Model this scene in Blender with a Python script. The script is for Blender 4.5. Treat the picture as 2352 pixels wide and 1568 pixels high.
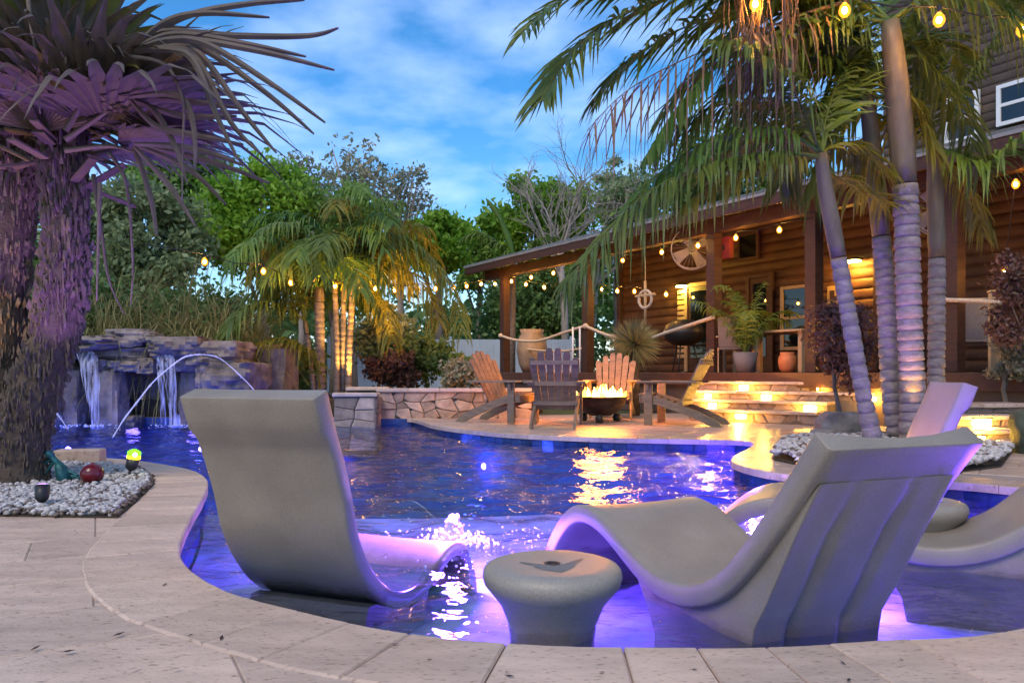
import bpy, math, random
import numpy as np
from mathutils import Vector, Matrix, noise as mnoise
from mathutils.geometry import tessellate_polygon
for o in list(bpy.data.objects): bpy.data.objects.remove(o)
random.seed(7); RNG = np.random.default_rng(7)
sc = bpy.context.scene
COL = sc.collection
PI = math.pi
R_ = math.radians
# ------------------------------------------------------------------ camera
FPX, YH, CZ = 780.0, 372.0, 0.76
cam = bpy.data.cameras.new('camera'); camo = bpy.data.objects.new('camera', cam); COL.objects.link(camo)
cam.sensor_width = 36; cam.lens = FPX / 1024 * 36; cam.shift_y = (YH - 341) / 1024
cam.clip_start = .05; cam.clip_end = 2000
camo.location = (0, 0, CZ); camo.rotation_euler = (PI / 2, 0, 0)
sc.camera = camo
# ------------------------------------------------------------------ world: dusk sky with thin cloud
SUN_EL, SUN_AZ = R_(48), R_(205)      # low sun behind the camera
w = bpy.data.worlds.new('World'); sc.world = w; w.use_nodes = True
nt = w.node_tree; nt.nodes.clear(); L = nt.links.new
def N(t, **k):
    n = nt.nodes.new(t)
    for a, b in k.items(): setattr(n, a, b)
    return n
out = N('ShaderNodeOutputWorld'); bg = N('ShaderNodeBackground'); L(bg.outputs[0], out.inputs[0])
sky = N('ShaderNodeTexSky', sky_type='NISHITA', sun_disc=False, sun_elevation=SUN_EL, sun_rotation=SUN_AZ)
sky.air_density = 1.0; sky.dust_density = .3; sky.ozone_density = 3.0
tc = N('ShaderNodeTexCoord'); sep = N('ShaderNodeSeparateXYZ'); L(tc.outputs['Generated'], sep.inputs[0])
ad = N('ShaderNodeMath', operation='ADD'); ad.inputs[1].default_value = .22; L(sep.outputs['Z'], ad.inputs[0])
ab = N('ShaderNodeMath', operation='ABSOLUTE'); L(ad.outputs[0], ab.inputs[0])
dv = N('ShaderNodeVectorMath', operation='DIVIDE'); L(tc.outputs['Generated'], dv.inputs[0])
cb = N('ShaderNodeCombineXYZ')
for i in range(3): L(ab.outputs[0], cb.inputs[i])
L(cb.outputs[0], dv.inputs[1])
mp = N('ShaderNodeMapping'); mp.inputs['Scale'].default_value = (1.0, 1.15, .5); mp.inputs['Location'].default_value = (3.1, 1.2, 0); L(dv.outputs[0], mp.inputs[0])
n1 = N('ShaderNodeTexNoise'); n1.inputs['Scale'].default_value = 4.2; n1.inputs['Detail'].default_value = 5; n1.inputs['Roughness'].default_value = .5; L(mp.outputs[0], n1.inputs['Vector'])
cr = N('ShaderNodeValToRGB'); cr.color_ramp.elements[0].position = .38; cr.color_ramp.elements[1].position = .72
cr.color_ramp.elements[0].color = (.04, .04, .04, 1); cr.color_ramp.elements[1].color = (.46, .46, .46, 1)
L(n1.outputs['Fac'], cr.inputs[0])
hs = N('ShaderNodeHueSaturation'); hs.inputs['Saturation'].default_value = 1.42; hs.inputs['Value'].default_value = .094; L(sky.outputs[0], hs.inputs['Color'])
mx = N('ShaderNodeMixRGB'); mx.inputs['Color2'].default_value = (.46, .58, .88, 1); L(cr.outputs[0], mx.inputs['Fac']); L(hs.outputs[0], mx.inputs['Color1'])
L(mx.outputs[0], bg.inputs['Color']); bg.inputs['Strength'].default_value = 1.0
# ------------------------------------------------------------------ sun (veiled dusk light from behind the camera)
sl = bpy.data.lights.new('sun', 'SUN'); sl.energy = 1.0; sl.angle = R_(25); sl.color = (1, .80, .60)
so = bpy.data.objects.new('sun', sl); COL.objects.link(so)
sd = Vector((math.sin(SUN_AZ) * math.cos(SUN_EL), math.cos(SUN_AZ) * math.cos(SUN_EL), math.sin(SUN_EL)))
so.rotation_euler = sd.to_track_quat('Z', 'Y').to_euler(); so.location = sd * 30
vs = sc.view_settings; vs.view_transform = 'Standard'; vs.look = 'None'; vs.gamma = 1; vs.exposure = 1.16; vs.use_curve_mapping = False
cy = sc.cycles; cy.use_denoising = True; cy.max_bounces = 10; cy.transparent_max_bounces = 24; cy.diffuse_bounces = 3; cy.glossy_bounces = 3
cy.sample_clamp_indirect = 6; cy.caustics_reflective = False; cy.caustics_refractive = False
sc.render.engine = 'CYCLES'

# ================================================================== helpers
D = 2.2969           # the photo was measured in a 2352-pixel-wide view
def px(dx, dy): return dx / D, dy / D
def ray(dx, dy): x, y = px(dx, dy); return Vector(((x - 512) / FPX, 1, (YH - y) / FPX))
def G(dx, dy, z=0):          # where the view ray meets the height z
    r = ray(dx, dy); t = (z - CZ) / r.z; return Vector((r.x * t, t, z))
def A(dx, dy, Y):            # where the view ray is at depth Y
    r = ray(dx, dy); return Vector((r.x * Y, Y, CZ + r.z * Y))
def V(*a): return Vector(a)
ORG = {}
def tag(o, label, cat, group=None):
    o['label'] = label; o['category'] = cat
    if group: o['group'] = group
    return o
def struct(o, kind='structure', label=None):
    o['kind'] = kind
    if label: o['label'] = label
    return o
def thing(name, loc, label, cat, group=None, rz=0):
    o = bpy.data.objects.new(name, None); COL.objects.link(o); o.empty_display_size = .1
    o.location = loc; o.rotation_euler = (0, 0, rz); ORG[o] = Vector(loc)
    return tag(o, label, cat, group)
def link(name, me, parent=None, loc=None):
    o = bpy.data.objects.new(name, me); COL.objects.link(o)
    if parent is not None: o.parent = parent
    if loc is not None: o.location = loc
    ORG[o] = Vector((0, 0, 0)) if parent is None and loc is None else (ORG.get(parent, Vector()) if loc is None else Vector(loc))
    return o
def copy_tree(o, parent=None):
    c = o.copy(); COL.objects.link(c); c.parent = parent
    for ch in o.children: copy_tree(ch, c)
    return c
def mesh_np(name, v, f, mats, smooth=False):
    v = np.asarray(v, np.float32); me = bpy.data.meshes.new(name)
    f = np.asarray(f, np.int32); k = f.shape[1]
    me.vertices.add(len(v)); me.vertices.foreach_set('co', v.ravel())
    me.loops.add(f.size); me.loops.foreach_set('vertex_index', f.ravel())
    me.polygons.add(len(f)); me.polygons.foreach_set('loop_start', np.arange(0, f.size, k, dtype=np.int32))
    me.polygons.foreach_set('loop_total', np.full(len(f), k, np.int32))
    if smooth: me.polygons.foreach_set('use_smooth', np.ones(len(f), bool))
    me.update(calc_edges=True)
    for m in (mats if isinstance(mats, list) else [mats]): me.materials.append(m)
    return me
class MB:
    def __init__(s): s.v = []; s.f = []; s.sm = []
    def add(s, vs, fs, smooth=False):
        b = len(s.v); s.v += [tuple(p) for p in vs]; s.f += [tuple(i + b for i in q) for q in fs]; s.sm += [smooth] * len(fs); return s
    def box(s, c, d, rot=None, bev=0):
        c = Vector(c); x, y, z = d[0] / 2, d[1] / 2, d[2] / 2
        rot = rot or Matrix.Identity(3)
        if bev:
            b = min(bev, x * .45, y * .45, z * .45); vs = []
            for zz, ins in ((-z, b), (-z + b, 0), (z - b, 0), (z, b)):
                for sx, sy in ((-1, -1), (1, -1), (1, 1), (-1, 1)): vs.append(c + rot @ Vector((sx * (x - ins), sy * (y - ins), zz)))
            fs = [(3, 2, 1, 0), (12, 13, 14, 15)]
            for k in range(3):
                for i in range(4): fs.append((k * 4 + i, k * 4 + (i + 1) % 4, k * 4 + 4 + (i + 1) % 4, k * 4 + 4 + i))
            return s.add(vs, fs)
        vs = [c + rot @ Vector((sx * x, sy * y, sz * z)) for sz in (-1, 1) for sx, sy in ((-1, -1), (1, -1), (1, 1), (-1, 1))]
        return s.add(vs, [(3, 2, 1, 0), (4, 5, 6, 7), (0, 1, 5, 4), (1, 2, 6, 5), (2, 3, 7, 6), (3, 0, 4, 7)])
    def bar(s, a, b, w, h, up=(0, 0, 1), bev=.004):
        a, b = Vector(a), Vector(b); d = b - a; l = d.length; x = d.normalized(); y = Vector(up).cross(x)
        if y.length < 1e-4: y = Vector((0, 1, 0)).cross(x)
        y.normalize(); z = x.cross(y)
        return s.box((a + b) / 2, (l, w, h), Matrix((x, y, z)).transposed(), bev)
    def tube(s, pts, rad, n=8, cap=True, smooth=True):
        pts = [Vector(p) for p in pts]; m = len(pts)
        if not hasattr(rad, '__len__'): rad = [rad] * m
        vs = []; ref = None
        for i, p in enumerate(pts):
            t = (pts[min(i + 1, m - 1)] - pts[max(i - 1, 0)]).normalized()
            if ref is None: ref = t.cross(Vector((0, 0, 1)) if abs(t.z) < .9 else Vector((1, 0, 0))).normalized()
            u = (ref - t * ref.dot(t)).normalized(); ref = u; q = t.cross(u)
            for k in range(n):
                a = 2 * PI * k / n; vs.append(p + (u * math.cos(a) + q * math.sin(a)) * rad[i])
        fs = [(i * n + k, i * n + (k + 1) % n, (i + 1) * n + (k + 1) % n, (i + 1) * n + k) for i in range(m - 1) for k in range(n)]
        s.add(vs, fs, smooth)
        if cap: s.f += [tuple(len(s.v) - m * n + k for k in reversed(range(n))), tuple(len(s.v) - n + k for k in range(n))]; s.sm += [False] * 2
        return s
    def lathe(s, prof, n=24, c=(0, 0, 0), smooth=True):
        c = Vector(c); vs = []
        for r, z in prof:
            for k in range(n): a = 2 * PI * k / n; vs.append(c + Vector((r * math.cos(a), r * math.sin(a), z)))
        m = len(prof)
        fs = [(i * n + k, i * n + (k + 1) % n, (i + 1) * n + (k + 1) % n, (i + 1) * n + k) for i in range(m - 1) for k in range(n)]
        s.add(vs, fs, smooth); return s
    def prism(s, poly, z0, z1, ch=0, zrot=None):      # a slab; ch = chamfer of the top edge
        n = len(poly); c = sum((Vector((p[0], p[1], 0)) for p in poly), Vector()) / n
        ar = sum(poly[i][0] * poly[(i + 1) % n][1] - poly[(i + 1) % n][0] * poly[i][1] for i in range(n))
        if ar < 0: poly = poly[::-1]
        vs = [(p[0], p[1], z0) for p in poly]
        if ch:
            vs += [(p[0], p[1], z1 - ch) for p in poly]
            for p in poly:
                d = Vector((c.x - p[0], c.y - p[1])); d = d.normalized() * min(ch * 1.6, d.length * .3); vs.append((p[0] + d.x, p[1] + d.y, z1))
        else: vs += [(p[0], p[1], z1) for p in poly]
        k = len(vs) // n; fs = [tuple(reversed(range(n))), tuple(range((k - 1) * n, k * n))]
        for j in range(k - 1):
            for i in range(n): fs.append((j * n + i, j * n + (i + 1) % n, (j + 1) * n + (i + 1) % n, (j + 1) * n + i))
        return s.add(vs, fs)
    def build(s, name, m, parent=None, world=True, loc=None):
        me = bpy.data.meshes.new(name); o = ORG.get(parent, Vector()) if (parent is not None and world) else (Vector(loc) if loc is not None else Vector())
        me.from_pydata([(p[0] - o.x, p[1] - o.y, p[2] - o.z) for p in s.v], [], s.f)
        me.polygons.foreach_set('use_smooth', s.sm); me.update(); me.materials.append(m)
        return link(name, me, parent, loc)
def lamp(name, parent, loc, energy, color, size=.05, typ='POINT', aim=None, spot=1.2, blend=.6):
    l = bpy.data.lights.new(name, typ); l.energy = energy; l.color = color
    if typ in ('POINT', 'SPOT'): l.shadow_soft_size = size
    if typ == 'SPOT': l.spot_size = spot; l.spot_blend = blend
    o = bpy.data.objects.new(name, l); COL.objects.link(o); o.parent = parent
    o.location = Vector(loc) - (ORG.get(parent, Vector()) if parent is not None else Vector())
    if aim is not None: o.rotation_euler = (-(Vector(aim) - Vector(loc))).to_track_quat('Z', 'Y').to_euler()
    return o
# ------------------------------------------------------------------ materials
def mat(name, col, rough=.6, var=.18, scale=6, bump=.15, bscale=30, metal=0, spec=.4, rnd=0, col2=None, coat=0, emit=None, es=0, trans=0, mapping=None, sss=0):
    m = bpy.data.materials.new(name); m.use_nodes = True; t = m.node_tree; p = t.nodes['Principled BSDF']; Lk = t.links.new
    p.inputs['Roughness'].default_value = rough; p.inputs['Metallic'].default_value = metal; p.inputs['Specular IOR Level'].default_value = spec
    if coat: p.inputs['Coat Weight'].default_value = coat; p.inputs['Coat Roughness'].default_value = .1
    if emit: p.inputs['Emission Color'].default_value = (*emit, 1); p.inputs['Emission Strength'].default_value = es
    if trans: p.inputs['Transmission Weight'].default_value = trans
    c = t.nodes.new('ShaderNodeTexCoord'); vec = c.outputs['Object']
    if mapping:
        mpn = t.nodes.new('ShaderNodeMapping'); mpn.inputs['Scale'].default_value = mapping; Lk(vec, mpn.inputs[0]); vec = mpn.outputs[0]
    oi = t.nodes.new('ShaderNodeObjectInfo')
    va = t.nodes.new('ShaderNodeVectorMath'); va.operation = 'ADD'; Lk(vec, va.inputs[0])
    if rnd:
        vm = t.nodes.new('ShaderNodeVectorMath'); vm.operation = 'SCALE'; vm.inputs[0].default_value = (31, 17, 43); Lk(oi.outputs['Random'], vm.inputs['Scale']); Lk(vm.outputs[0], va.inputs[1])
    n = t.nodes.new('ShaderNodeTexNoise'); n.inputs['Scale'].default_value = scale; n.inputs['Detail'].default_value = 6; n.inputs['Roughness'].default_value = .62; Lk(va.outputs[0], n.inputs['Vector'])
    rp = t.nodes.new('ShaderNodeValToRGB'); rp.color_ramp.elements[0].position = .3; rp.color_ramp.elements[1].position = .72
    a = [max(0, x * (1 - var)) for x in col]; b = col2 or [x * (1 + var) for x in col]
    rp.color_ramp.elements[0].color = (*a, 1); rp.color_ramp.elements[1].color = (*b, 1); Lk(n.outputs['Fac'], rp.inputs[0]); colout = rp.outputs[0]
    if rnd:
        h = t.nodes.new('ShaderNodeHueSaturation'); mr = t.nodes.new('ShaderNodeMapRange'); mr.inputs['To Min'].default_value = 1 - rnd; mr.inputs['To Max'].default_value = 1 + rnd
        Lk(oi.outputs['Random'], mr.inputs[0]); Lk(mr.outputs[0], h.inputs['Value']); Lk(colout, h.inputs['Color']); colout = h.outputs[0]
    Lk(colout, p.inputs['Base Color'])
    if bump:
        n2 = t.nodes.new('ShaderNodeTexNoise'); n2.inputs['Scale'].default_value = bscale; n2.inputs['Detail'].default_value = 4; Lk(va.outputs[0], n2.inputs['Vector'])
        bp = t.nodes.new('ShaderNodeBump'); bp.inputs['Strength'].default_value = bump; bp.inputs['Distance'].default_value = .02; Lk(n2.outputs['Fac'], bp.inputs['Height']); Lk(bp.outputs[0], p.inputs['Normal'])
    return m
def leafmat(name, col, col2, scale=1.5, tr=.35, rough=.5, spec=.35):
    m = mat(name, col, rough, 0, scale, 0, col2=col2, spec=spec, rnd=.14); t = m.node_tree; p = t.nodes['Principled BSDF']
    tl = t.nodes.new('ShaderNodeBsdfTranslucent'); ms = t.nodes.new('ShaderNodeMixShader'); ms.inputs[0].default_value = tr
    src = p.inputs['Base Color'].links[0].from_socket; t.links.new(src, tl.inputs['Color']); t.links.new(p.outputs[0], ms.inputs[1]); t.links.new(tl.outputs[0], ms.inputs[2])
    t.links.new(ms.outputs[0], t.nodes['Material Output'].inputs[0]); return m
def glow(name, col, s):
    m = bpy.data.materials.new(name); m.use_nodes = True; t = m.node_tree; t.nodes.clear()
    e = t.nodes.new('ShaderNodeEmission'); e.inputs[0].default_value = (*col, 1); e.inputs[1].default_value = s
    o = t.nodes.new('ShaderNodeOutputMaterial'); t.links.new(e.outputs[0], o.inputs[0]); return m
def travertine(name, col, rough):
    m = mat(name, col, rough, .20, 3.2, .35, 90, rnd=.13, spec=.35, mapping=(1, 3.2, 1)); t = m.node_tree; p = t.nodes['Principled BSDF']; Lk = t.links.new
    c = t.nodes.new('ShaderNodeTexCoord'); mp_ = t.nodes.new('ShaderNodeMapping'); mp_.inputs['Scale'].default_value = (34, 80, 34); mp_.inputs['Rotation'].default_value = (0, 0, .35); Lk(c.outputs['Object'], mp_.inputs[0])
    n = t.nodes.new('ShaderNodeTexNoise'); n.inputs['Scale'].default_value = 1; n.inputs['Detail'].default_value = 5; Lk(mp_.outputs[0], n.inputs['Vector'])
    r = t.nodes.new('ShaderNodeValToRGB'); r.color_ramp.elements[0].position = .30; r.color_ramp.elements[0].color = (.42, .36, .31, 1); r.color_ramp.elements[1].position = .43; r.color_ramp.elements[1].color = (1, 1, 1, 1); Lk(n.outputs['Fac'], r.inputs[0])
    src = p.inputs['Base Color'].links[0].from_socket; mm = t.nodes.new('ShaderNodeMixRGB'); mm.blend_type = 'MULTIPLY'; mm.inputs[0].default_value = .8; Lk(src, mm.inputs[1]); Lk(r.outputs[0], mm.inputs[2]); Lk(mm.outputs[0], p.inputs['Base Color'])
    n3 = t.nodes.new('ShaderNodeTexNoise'); n3.inputs['Scale'].default_value = 3; n3.inputs['Detail'].default_value = 3; Lk(c.outputs['Object'], n3.inputs['Vector'])
    mr = t.nodes.new('ShaderNodeMapRange'); mr.inputs['To Min'].default_value = rough * .7; mr.inputs['To Max'].default_value = rough * 1.3; Lk(n3.outputs['Fac'], mr.inputs[0]); Lk(mr.outputs[0], p.inputs['Roughness'])
    return m
M = {}
M['trav'] = travertine('travertine', (.57, .415, .305), .62)
M['travwet'] = travertine('damp travertine', (.50, .38, .30), .22)
M['grout'] = mat('grout', (.30, .24, .20), .9)
M['mortar'] = mat('dark mortar', (.13, .105, .085), .95)
M['soil'] = mat('soil', (.055, .04, .025), .95, .4, 14, .6, 60)
M['grass'] = mat('lawn', (.04, .06, .02), .95, .4, 2, .4, 30)
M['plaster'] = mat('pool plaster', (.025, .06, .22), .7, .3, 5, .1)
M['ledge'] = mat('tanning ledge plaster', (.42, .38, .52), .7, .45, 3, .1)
M['pooltile'] = mat('blue glazed tile', (.012, .03, .10), .18, .5, 9, .05, 20, rnd=.35, spec=.6)
M['resin'] = mat('moulded resin', (.275, .232, .178), .38, .16, 170, .10, 260, spec=.4)
M['resin2'] = mat('speckled resin', (.29, .26, .21), .38, .18, 150, .12, 260, spec=.4)
for nm in ('resin', 'resin2'):
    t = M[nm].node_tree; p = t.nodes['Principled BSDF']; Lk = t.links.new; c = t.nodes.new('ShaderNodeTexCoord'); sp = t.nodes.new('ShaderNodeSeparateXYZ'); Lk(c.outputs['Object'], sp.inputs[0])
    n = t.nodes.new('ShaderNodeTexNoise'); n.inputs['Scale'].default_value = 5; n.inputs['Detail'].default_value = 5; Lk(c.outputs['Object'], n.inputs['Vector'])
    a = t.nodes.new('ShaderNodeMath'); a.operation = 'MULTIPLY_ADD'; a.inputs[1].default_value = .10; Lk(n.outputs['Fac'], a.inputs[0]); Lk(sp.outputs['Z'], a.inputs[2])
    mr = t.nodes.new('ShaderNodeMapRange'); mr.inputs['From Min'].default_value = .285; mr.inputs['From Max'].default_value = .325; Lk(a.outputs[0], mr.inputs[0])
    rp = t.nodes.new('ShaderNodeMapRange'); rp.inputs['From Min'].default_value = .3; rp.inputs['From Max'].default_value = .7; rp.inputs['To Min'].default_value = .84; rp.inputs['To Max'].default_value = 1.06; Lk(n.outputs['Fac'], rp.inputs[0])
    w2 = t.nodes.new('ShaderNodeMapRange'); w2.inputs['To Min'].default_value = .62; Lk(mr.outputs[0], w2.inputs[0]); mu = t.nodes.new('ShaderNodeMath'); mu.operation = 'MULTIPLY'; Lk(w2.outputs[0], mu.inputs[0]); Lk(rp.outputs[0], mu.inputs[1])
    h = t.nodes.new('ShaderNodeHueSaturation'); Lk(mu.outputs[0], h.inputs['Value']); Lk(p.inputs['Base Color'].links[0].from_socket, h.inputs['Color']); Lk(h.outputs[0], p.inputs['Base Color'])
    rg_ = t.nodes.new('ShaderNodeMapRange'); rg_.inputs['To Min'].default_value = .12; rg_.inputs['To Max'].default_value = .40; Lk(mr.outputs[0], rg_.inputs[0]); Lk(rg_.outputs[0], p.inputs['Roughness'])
M['wet'] = mat('wet resin', (.20, .20, .21), .08, .1, 8, 0, spec=.6)
M['dark'] = mat('dark metal', (.02, .02, .02), .45, .2, 8, .05)
M['rock'] = mat('rock', (.20, .165, .14), .8, .6, 3.4, 1, 11, rnd=.2)
M['rockwarm'] = mat('field stone', (.30, .24, .19), .8, .40, 5, .5, 14, rnd=.42)
M['ledger'] = mat('ledger stone', (.26, .19, .15), .8, .35, 7, .5, 18, rnd=.3)
M['capstone'] = mat('cap stone', (.46, .38, .33), .55, .2, 5, .2, 40, rnd=.08)
M['wood'] = mat('redwood timber', (.05, .021, .012), .6, .4, 3, .25, 24, mapping=(2, 2, 9), rnd=.15)
M['logs'] = mat('log siding', (.075, .033, .015), .6, .4, 2, .3, 20, rnd=.25)
M['logs2'] = mat('upper siding', (.075, .050, .036), .7, .3, 2, .3, 20, rnd=.2)
M['floorwood'] = mat('porch timber', (.07, .028, .016), .6, .35, 3, .2, 20, rnd=.15)
M['adi'] = mat('weathered adirondack wood', (.17, .125, .085), .65, .3, 4, .2, 30, mapping=(1, 1, 6), rnd=.1)
M['white'] = mat('white paint', (.72, .72, .70), .5, .06, 6, .05)
M['cream'] = mat('painted trim', (.42, .30, .17), .55, .1, 6, .05)
M['glass'] = mat('dark window glass', (.006, .008, .010), .03, .2, 2, 0, spec=.7)
M['roofmetal'] = mat('pale metal roof', (.26, .25, .23), .45, .2, 3, .05, metal=.3)
M['rope'] = mat('natural rope', (.52, .43, .32), .85, .25, 30, .5, 120)
M['wire'] = mat('black wire', (.012, .012, .012), .6)
M['ceramic'] = mat('stoneware', (.30, .22, .15), .6, .25, 6, .2)
M['terracotta'] = mat('terracotta', (.42, .14, .05), .7, .2, 8, .2)
M['cloth'] = mat('grey mesh fabric', (.15, .14, .14), .8, .15, 40, .2, 200)
M['fence'] = mat('pale vinyl fence', (.34, .42, .50), .6, .08, 2, .05, rnd=.08)
M['pebble'] = mat('white pebble', (.50, .46, .42), .6, .6, 26, .3, 60, col2=(.78, .75, .72))
M['pebble2'] = mat('brown pebble', (.16, .12, .095), .6, .5, 30, .3, 60)
M['red'] = mat('red glazed ball', (.13, .008, .012), .22, .35, 12, .1, spec=.5)
M['teal'] = mat('teal patina metal', (.02, .11, .12), .5, .5, 12, .3, metal=.4)
M['trunk'] = mat('ringed palm trunk', (.22, .185, .155), .8, .4, 9, .6, 40, mapping=(1, 1, 3))
M['shaft'] = mat('palm crownshaft', (.135, .105, .06), .5, .3, 4, .1, 20, mapping=(3, 3, .7))
M['bark'] = mat('grey bark', (.17, .14, .11), .9, .4, 6, .6, 20, mapping=(1, 1, .35))
M['fibre'] = mat('fibrous palm trunk', (.075, .055, .04), .95, .5, 10, .9, 26)
M['boot'] = mat('dry leaf base', (.12, .09, .07), .85, .35, 5, .4, 40, rnd=.3)
M['frond'] = leafmat('palm leaflet', (.05, .10, .018), (.17, .23, .03), 2.5, .3)
M['frondy'] = leafmat('yellow green leaflet', (.10, .12, .014), (.26, .24, .025), 2.5, .4)
M['frondg'] = leafmat('fresh green leaflet', (.05, .13, .02), (.15, .25, .035), 2.0, .35)
M['frondbr'] = leafmat('dry brown leaflet', (.15, .085, .048), (.27, .165, .10), 4, .25, .7)
M['fan'] = leafmat('fan palm leaf', (.085, .068, .055), (.19, .15, .115), 3, .25, .6)
M['fang'] = leafmat('green fan palm leaf', (.09, .10, .025), (.20, .17, .03), 3, .3, .6)
M['leafb'] = leafmat('bright foliage', (.12, .27, .02), (.33, .52, .05), .9, .45)
M['leafm'] = leafmat('mid foliage', (.12, .24, .045), (.30, .45, .09), .8, .4)
M['leafd'] = leafmat('dark foliage', (.06, .13, .035), (.18, .29, .07), 1.2, .3)
M['leafgr'] = leafmat('grey green foliage', (.17, .25, .10), (.37, .44, .21), 1, .35)
M['leafred'] = leafmat('maroon foliage', (.07, .05, .035), (.24, .11, .08), 3, .3)
M['leafolive'] = leafmat('olive foliage', (.20, .21, .13), (.42, .40, .26), 1.6, .35)
M['reed'] = leafmat('tall grass blade', (.15, .19, .05), (.42, .33, .14), 2.2, .35, .7)
M['spike'] = leafmat('blue green spike', (.09, .13, .08), (.20, .25, .14), 4, .3)
M['foam'] = leafmat('aerated water', (.85, .88, .95), (.95, .95, 1), 8, .65, .3)
M['drywood'] = mat('bare bark', (.30, .25, .21), .85, .2, 6, .3)
M['bowl'] = mat('steel fire bowl', (.05, .035, .025), .5, .4, 8, .2, metal=.5)
M['lava'] = mat('lava rock', (.04, .03, .025), .95, .4, 20, .8, 40)
M['bulbcore'] = glow('bulb filament', (1, .56, .13), 620)
M['stepglow'] = glow('step light lens', (1, .56, .09), 26)
M['flame'] = glow('flame', (1, .34, .03), 7)
M['flamecore'] = glow('flame core', (1, .50, .08), 9)
M['sconceglow'] = glow('sconce lens', (1, .72, .16), 14)
M['ledlens'] = glow('violet pool lens', (.34, .2, 1), 9)
M['greenlens'] = glow('green lens', (.16, .85, .02), 1.5)
M['yellowlens'] = glow('yellow lens', (1, .85, .02), 2.2)
def bulb_glass_halo():
    m = bpy.data.materials.new('amber bulb glass with halo glow'); m.use_nodes = True; t = m.node_tree; t.nodes.clear(); L_ = t.links.new
    e = t.nodes.new('ShaderNodeEmission'); e.inputs[0].default_value = (1, .36, .03, 1); e.inputs[1].default_value = 1.6  # glass emits amber, standing in for the bloom halo around each bulb
    tr = t.nodes.new('ShaderNodeBsdfTransparent'); tr.inputs[0].default_value = (1, .8, .5, 1)
    mxs = t.nodes.new('ShaderNodeMixShader'); mxs.inputs[0].default_value = .45
    o = t.nodes.new('ShaderNodeOutputMaterial'); L_(tr.outputs[0], mxs.inputs[1]); L_(e.outputs[0], mxs.inputs[2]); L_(mxs.outputs[0], o.inputs[0]); return m
M['bulbglasshalo'] = bulb_glass_halo()
def water_mat(name, tint, wave=.5, rough=.03, scale=9):
    m = bpy.data.materials.new(name); m.use_nodes = True; t = m.node_tree; t.nodes.clear(); L_ = t.links.new
    c = t.nodes.new('ShaderNodeTexCoord'); mp_ = t.nodes.new('ShaderNodeMapping'); mp_.inputs['Scale'].default_value = (1, 1.5, 1); L_(c.outputs['Object'], mp_.inputs[0])
    n = t.nodes.new('ShaderNodeTexNoise'); n.inputs['Scale'].default_value = scale; n.inputs['Detail'].default_value = 2.5; n.inputs['Distortion'].default_value = .6; L_(mp_.outputs[0], n.inputs['Vector'])
    b = t.nodes.new('ShaderNodeBump'); b.inputs['Strength'].default_value = wave; b.inputs['Distance'].default_value = .02; L_(n.outputs['Fac'], b.inputs['Height'])
    f = t.nodes.new('ShaderNodeFresnel'); f.inputs['IOR'].default_value = 1.33; L_(b.outputs[0], f.inputs['Normal'])
    g = t.nodes.new('ShaderNodeBsdfGlossy'); g.inputs['Roughness'].default_value = rough; L_(b.outputs[0], g.inputs['Normal'])
    tr = t.nodes.new('ShaderNodeBsdfTransparent'); tr.inputs[0].default_value = (*tint, 1)
    gm = t.nodes.new('ShaderNodeNewGeometry'); iv = t.nodes.new('ShaderNodeMath'); iv.operation = 'SUBTRACT'; iv.inputs[0].default_value = 1; L_(gm.outputs['Backfacing'], iv.inputs[1]); ml = t.nodes.new('ShaderNodeMath'); ml.operation = 'MULTIPLY'; L_(f.outputs[0], ml.inputs[0]); L_(iv.outputs[0], ml.inputs[1])
    ms = t.nodes.new('ShaderNodeMixShader'); L_(ml.outputs[0], ms.inputs[0]); L_(tr.outputs[0], ms.inputs[1]); L_(g.outputs[0], ms.inputs[2])
    o = t.nodes.new('ShaderNodeOutputMaterial'); L_(ms.outputs[0], o.inputs[0]); return m
M['water'] = water_mat('pool water', (.66, .76, .95), 1.0, .018, 7)
def fall_mat():
    m = bpy.data.materials.new('falling water'); m.use_nodes = True; t = m.node_tree; t.nodes.clear(); L_ = t.links.new
    c = t.nodes.new('ShaderNodeTexCoord'); mp_ = t.nodes.new('ShaderNodeMapping'); mp_.inputs['Scale'].default_value = (16, 16, 1.6); L_(c.outputs['Object'], mp_.inputs[0])
    n = t.nodes.new('ShaderNodeTexNoise'); n.inputs['Scale'].default_value = 1.3; n.inputs['Detail'].default_value = 4; L_(mp_.outputs[0], n.inputs['Vector'])
    r = t.nodes.new('ShaderNodeValToRGB'); r.color_ramp.elements[0].position = .36; r.color_ramp.elements[1].position = .62; L_(n.outputs['Fac'], r.inputs[0])
    d = t.nodes.new('ShaderNodeBsdfDiffuse'); d.inputs[0].default_value = (.75, .78, .9, 1)
    tl = t.nodes.new('ShaderNodeBsdfTranslucent'); tl.inputs[0].default_value = (.75, .78, .95, 1)
    a = t.nodes.new('ShaderNodeMixShader'); a.inputs[0].default_value = .5; L_(d.outputs[0], a.inputs[1]); L_(tl.outputs[0], a.inputs[2])
    tr = t.nodes.new('ShaderNodeBsdfTransparent'); ms = t.nodes.new('ShaderNodeMixShader'); L_(r.outputs[0], ms.inputs[0]); L_(tr.outputs[0], ms.inputs[1]); L_(a.outputs[0], ms.inputs[2])
    o = t.nodes.new('ShaderNodeOutputMaterial'); L_(ms.outputs[0], o.inputs[0]); return m
M['fall'] = fall_mat()

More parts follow.
